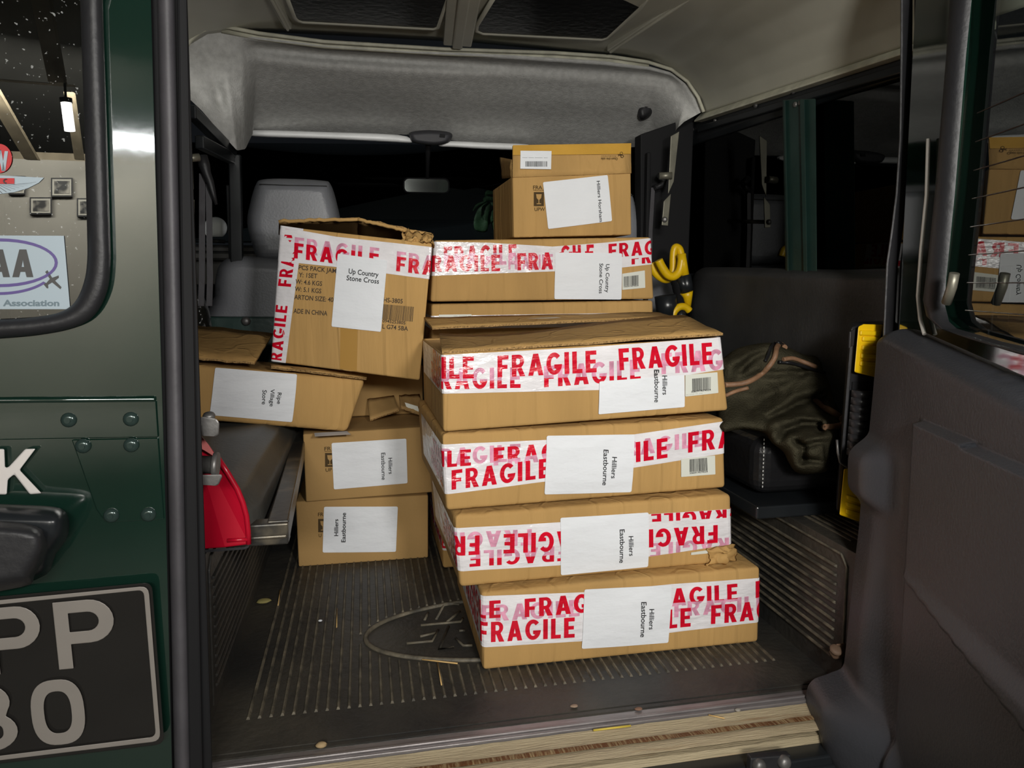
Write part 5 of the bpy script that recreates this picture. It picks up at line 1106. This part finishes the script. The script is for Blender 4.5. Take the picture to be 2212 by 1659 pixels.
# ------------------------------------------------------------------ litter on the mat and sill
def straw(pts, r, label, z=.0032, m=None, name='straw', cat='straw'):
    mb = MB(); mb.tube([atz(p, z) for p in pts], r, 6); single(name, mb, m or STRAW, label, cat)
straw([kf(1700, 845), kf(1965, 875)], .0014, 'pale straw lying across below the oval emblem', .004)
straw([kf(1815, 870), kf(1830, 950), kf(1845, 1035)], .0012, 'pale straw lying lengthwise between ribs near the front carton', .004)
straw([kf(640, 325), kf(625, 440)], .0012, 'pale straw on the leftmost ribs near the back left cartons', .004)
straw([kf(1065, 465), kf(1062, 605)], .001, 'thin pale straw on the ribs left of the oval emblem', .004)
straw([kg(820, 517), kg(940, 502), kg(1055, 488)], .0016, 'yellow straw lying along the aluminium sill strip', -.002, mat('yellow_straw', (.55, .42, .06), .6))
straw([kg(1545, 420), kg(1600, 432), kg(1645, 442)], .001, 'tiny forked twig on the worn sill near the open door', -.004, name='twig', cat='twig')
def bit(px, r, z, label, name, cat, m, flat=.5):
    c = atz(px, z); mb = MB(); mb.grid(lambda u, v: c+Vector((r*math.sin(math.pi*v)*math.cos(2*math.pi*u)*(1+.35*noise.noise(Vector((u*5, v*5, r*900)))), .7*r*math.sin(math.pi*v)*math.sin(2*math.pi*u), flat*r*(1-math.cos(math.pi*v)))), 12, 8)
    single(name, mb, m, label, cat)
bit(kf(520, 420), .015, .001, 'dried yellow leaf at the left edge of the mat beside the wheel box', 'dried_leaf', 'leaf', mat('dry_leaf', (.30, .26, .09), .8), .25)
bit(kf(940, 562), .004, .002, 'white pebble on the ribs left of the oval emblem', 'pebble', 'pebble', mat('white_chip', (.6, .62, .65), .5))
bit(kf(948, 1502), .008, -.001, 'small tan crumb at the front edge of the mat, left side', 'crumb', 'crumb', mat('crumb', (.35, .25, .13), .8))
bit(kg(700, 370), .006, .001, 'curled brown leaf scrap at the front edge of the mat, centre', 'leaf_scrap', 'leaf', mat('leaf_scrap', (.28, .20, .14), .8), .3)
bit(kg(1105, 388), .006, -.001, 'reddish brown leaf scrap at the mat edge above the sill strip', 'leaf_scrap', 'leaf', mat('leaf_brown', (.20, .11, .07), .8), .3)
bit(kg(1728, 398), .005, -.004, 'grey pebble on the worn sill beside the open door', 'pebble', 'pebble', mat('grey_chip', (.25, .23, .20), .7))
# ------------------------------------------------------------------ the garage behind the camera (seen mirrored in the quarter window)
def mir(p, yv): P = at(p, yv); return Vector((P.x, 2*(GY+.008)-P.y, P.z))
YV = 7.6; WYR = 2*(GY+.008)-YV
ztop = mir((90, 345), YV).z
mb = MB(); mb.box((-9, WYR-.15, -.75), (9, WYR, ztop)); struct(mb.build('wall_back', STONE), 'pale painted block wall at the back of the garage', 'wall')
mb = MB(); mb.box((-9, WYR-.10, ztop), (9, WYR-.02, ztop+.08)); struct(mb.build('trim_18', BEAM))
mb = MB(); mb.hexa([(-9, WYR-2, ztop+.05), (9, WYR-2, ztop+.05), (9, -2.2, 4.2), (-9, -2.2, 4.2), (-9, WYR-2, ztop+.15), (9, WYR-2, ztop+.15), (9, -2.2, 4.3), (-9, -2.2, 4.3)]); struct(mb.build('ceiling_garage', DARKR)).name = 'ceiling'
mb = MB(); mb.box((-9, WYR, -.80), (9, 6, -.74)); struct(mb.build('floor_garage', CONC)).name = 'floor'
def rafter(a, ya, b, yb, wd, label):
    mb = MB(); A_, B_ = mir(a, ya), mir(b, yb); bar(mb, A_, B_, X*wd, Y*wd*.6); single('roof_timber', mb, BEAM, label, 'beam', 'garage roof timbers')
rafter((90, 0), 5.0, (125, 180), 5.8, .12, 'steep grey timber above the tube light, mirrored in the quarter window')
rafter((-40, 170), 6.0, (145, 185), 6.0, .13, 'horizontal grey timber beside the tube light, mirrored in the quarter window')
rafter((-20, 190), 6.2, (70, 345), 7.2, .12, 'sloping timber running down left of the tube light in the mirrored garage')
rafter((150, 200), 6.4, (172, 345), 7.3, .08, 'thin timber running down below the tube light in the mirrored garage')
t = thing('tube_light', 'glowing fluorescent tube hanging from the garage timbers, mirrored in the quarter window', 'light', mir((147, 215), 5.6))
mb = MB(); mb.tube([mir((143, 222), 5.6), mir((151, 283), 5.6)], .040, 12); mb.build('tube', TUBE, t)
mb = MB(); mb.tube([mir((142, 212), 5.6), mir((143, 222), 5.6)], .046, 12); mb.tube([mir((140, 180), 5.8), mir((142, 212), 5.6)], .01, 6); mb.build('holder', RUBG, t)
for q, lab in (((110, 384, 157, 425), 'framed dark print on the garage wall, higher of the mirrored pictures'), ((64, 426, 112, 463), 'framed grey print on the garage wall, lower left of the mirrored pictures'), ((166, 428, 214, 468), 'framed print on the garage wall at the right edge of the mirror image'), ((18, 380, 55, 420), 'framed print on the garage wall behind the winged emblem')):
    t = thing('picture', lab, 'picture', mir((q[0], q[3]), YV-.02), 'framed pictures on the garage wall')
    c = lambda x, y, e: mir((x, y), YV-e)
    mb = MB(); mb.hexa([c(x, y, e) for e in (.0, .05) for x, y in ((q[0], q[3]), (q[2], q[3]), (q[2], q[1]), (q[0], q[1]))]); mb.build('frame', RUB, t)
    mb = MB(); mb.hexa([c(x, y, e) for e in (.05, .055) for x, y in ((q[0]+3, q[3]-3), (q[2]-3, q[3]-3), (q[2]-3, q[1]+3), (q[0]+3, q[1]+3))]); mb.build('mount', MNT, t)
    mb = MB(); mb.hexa([c(x, y, e) for e in (.055, .06) for x, y in ((q[0]+7, q[3]-7), (q[2]-7, q[3]-7), (q[2]-7, q[1]+7), (q[0]+7, q[1]+7))]); mb.build('print', PIC, t)
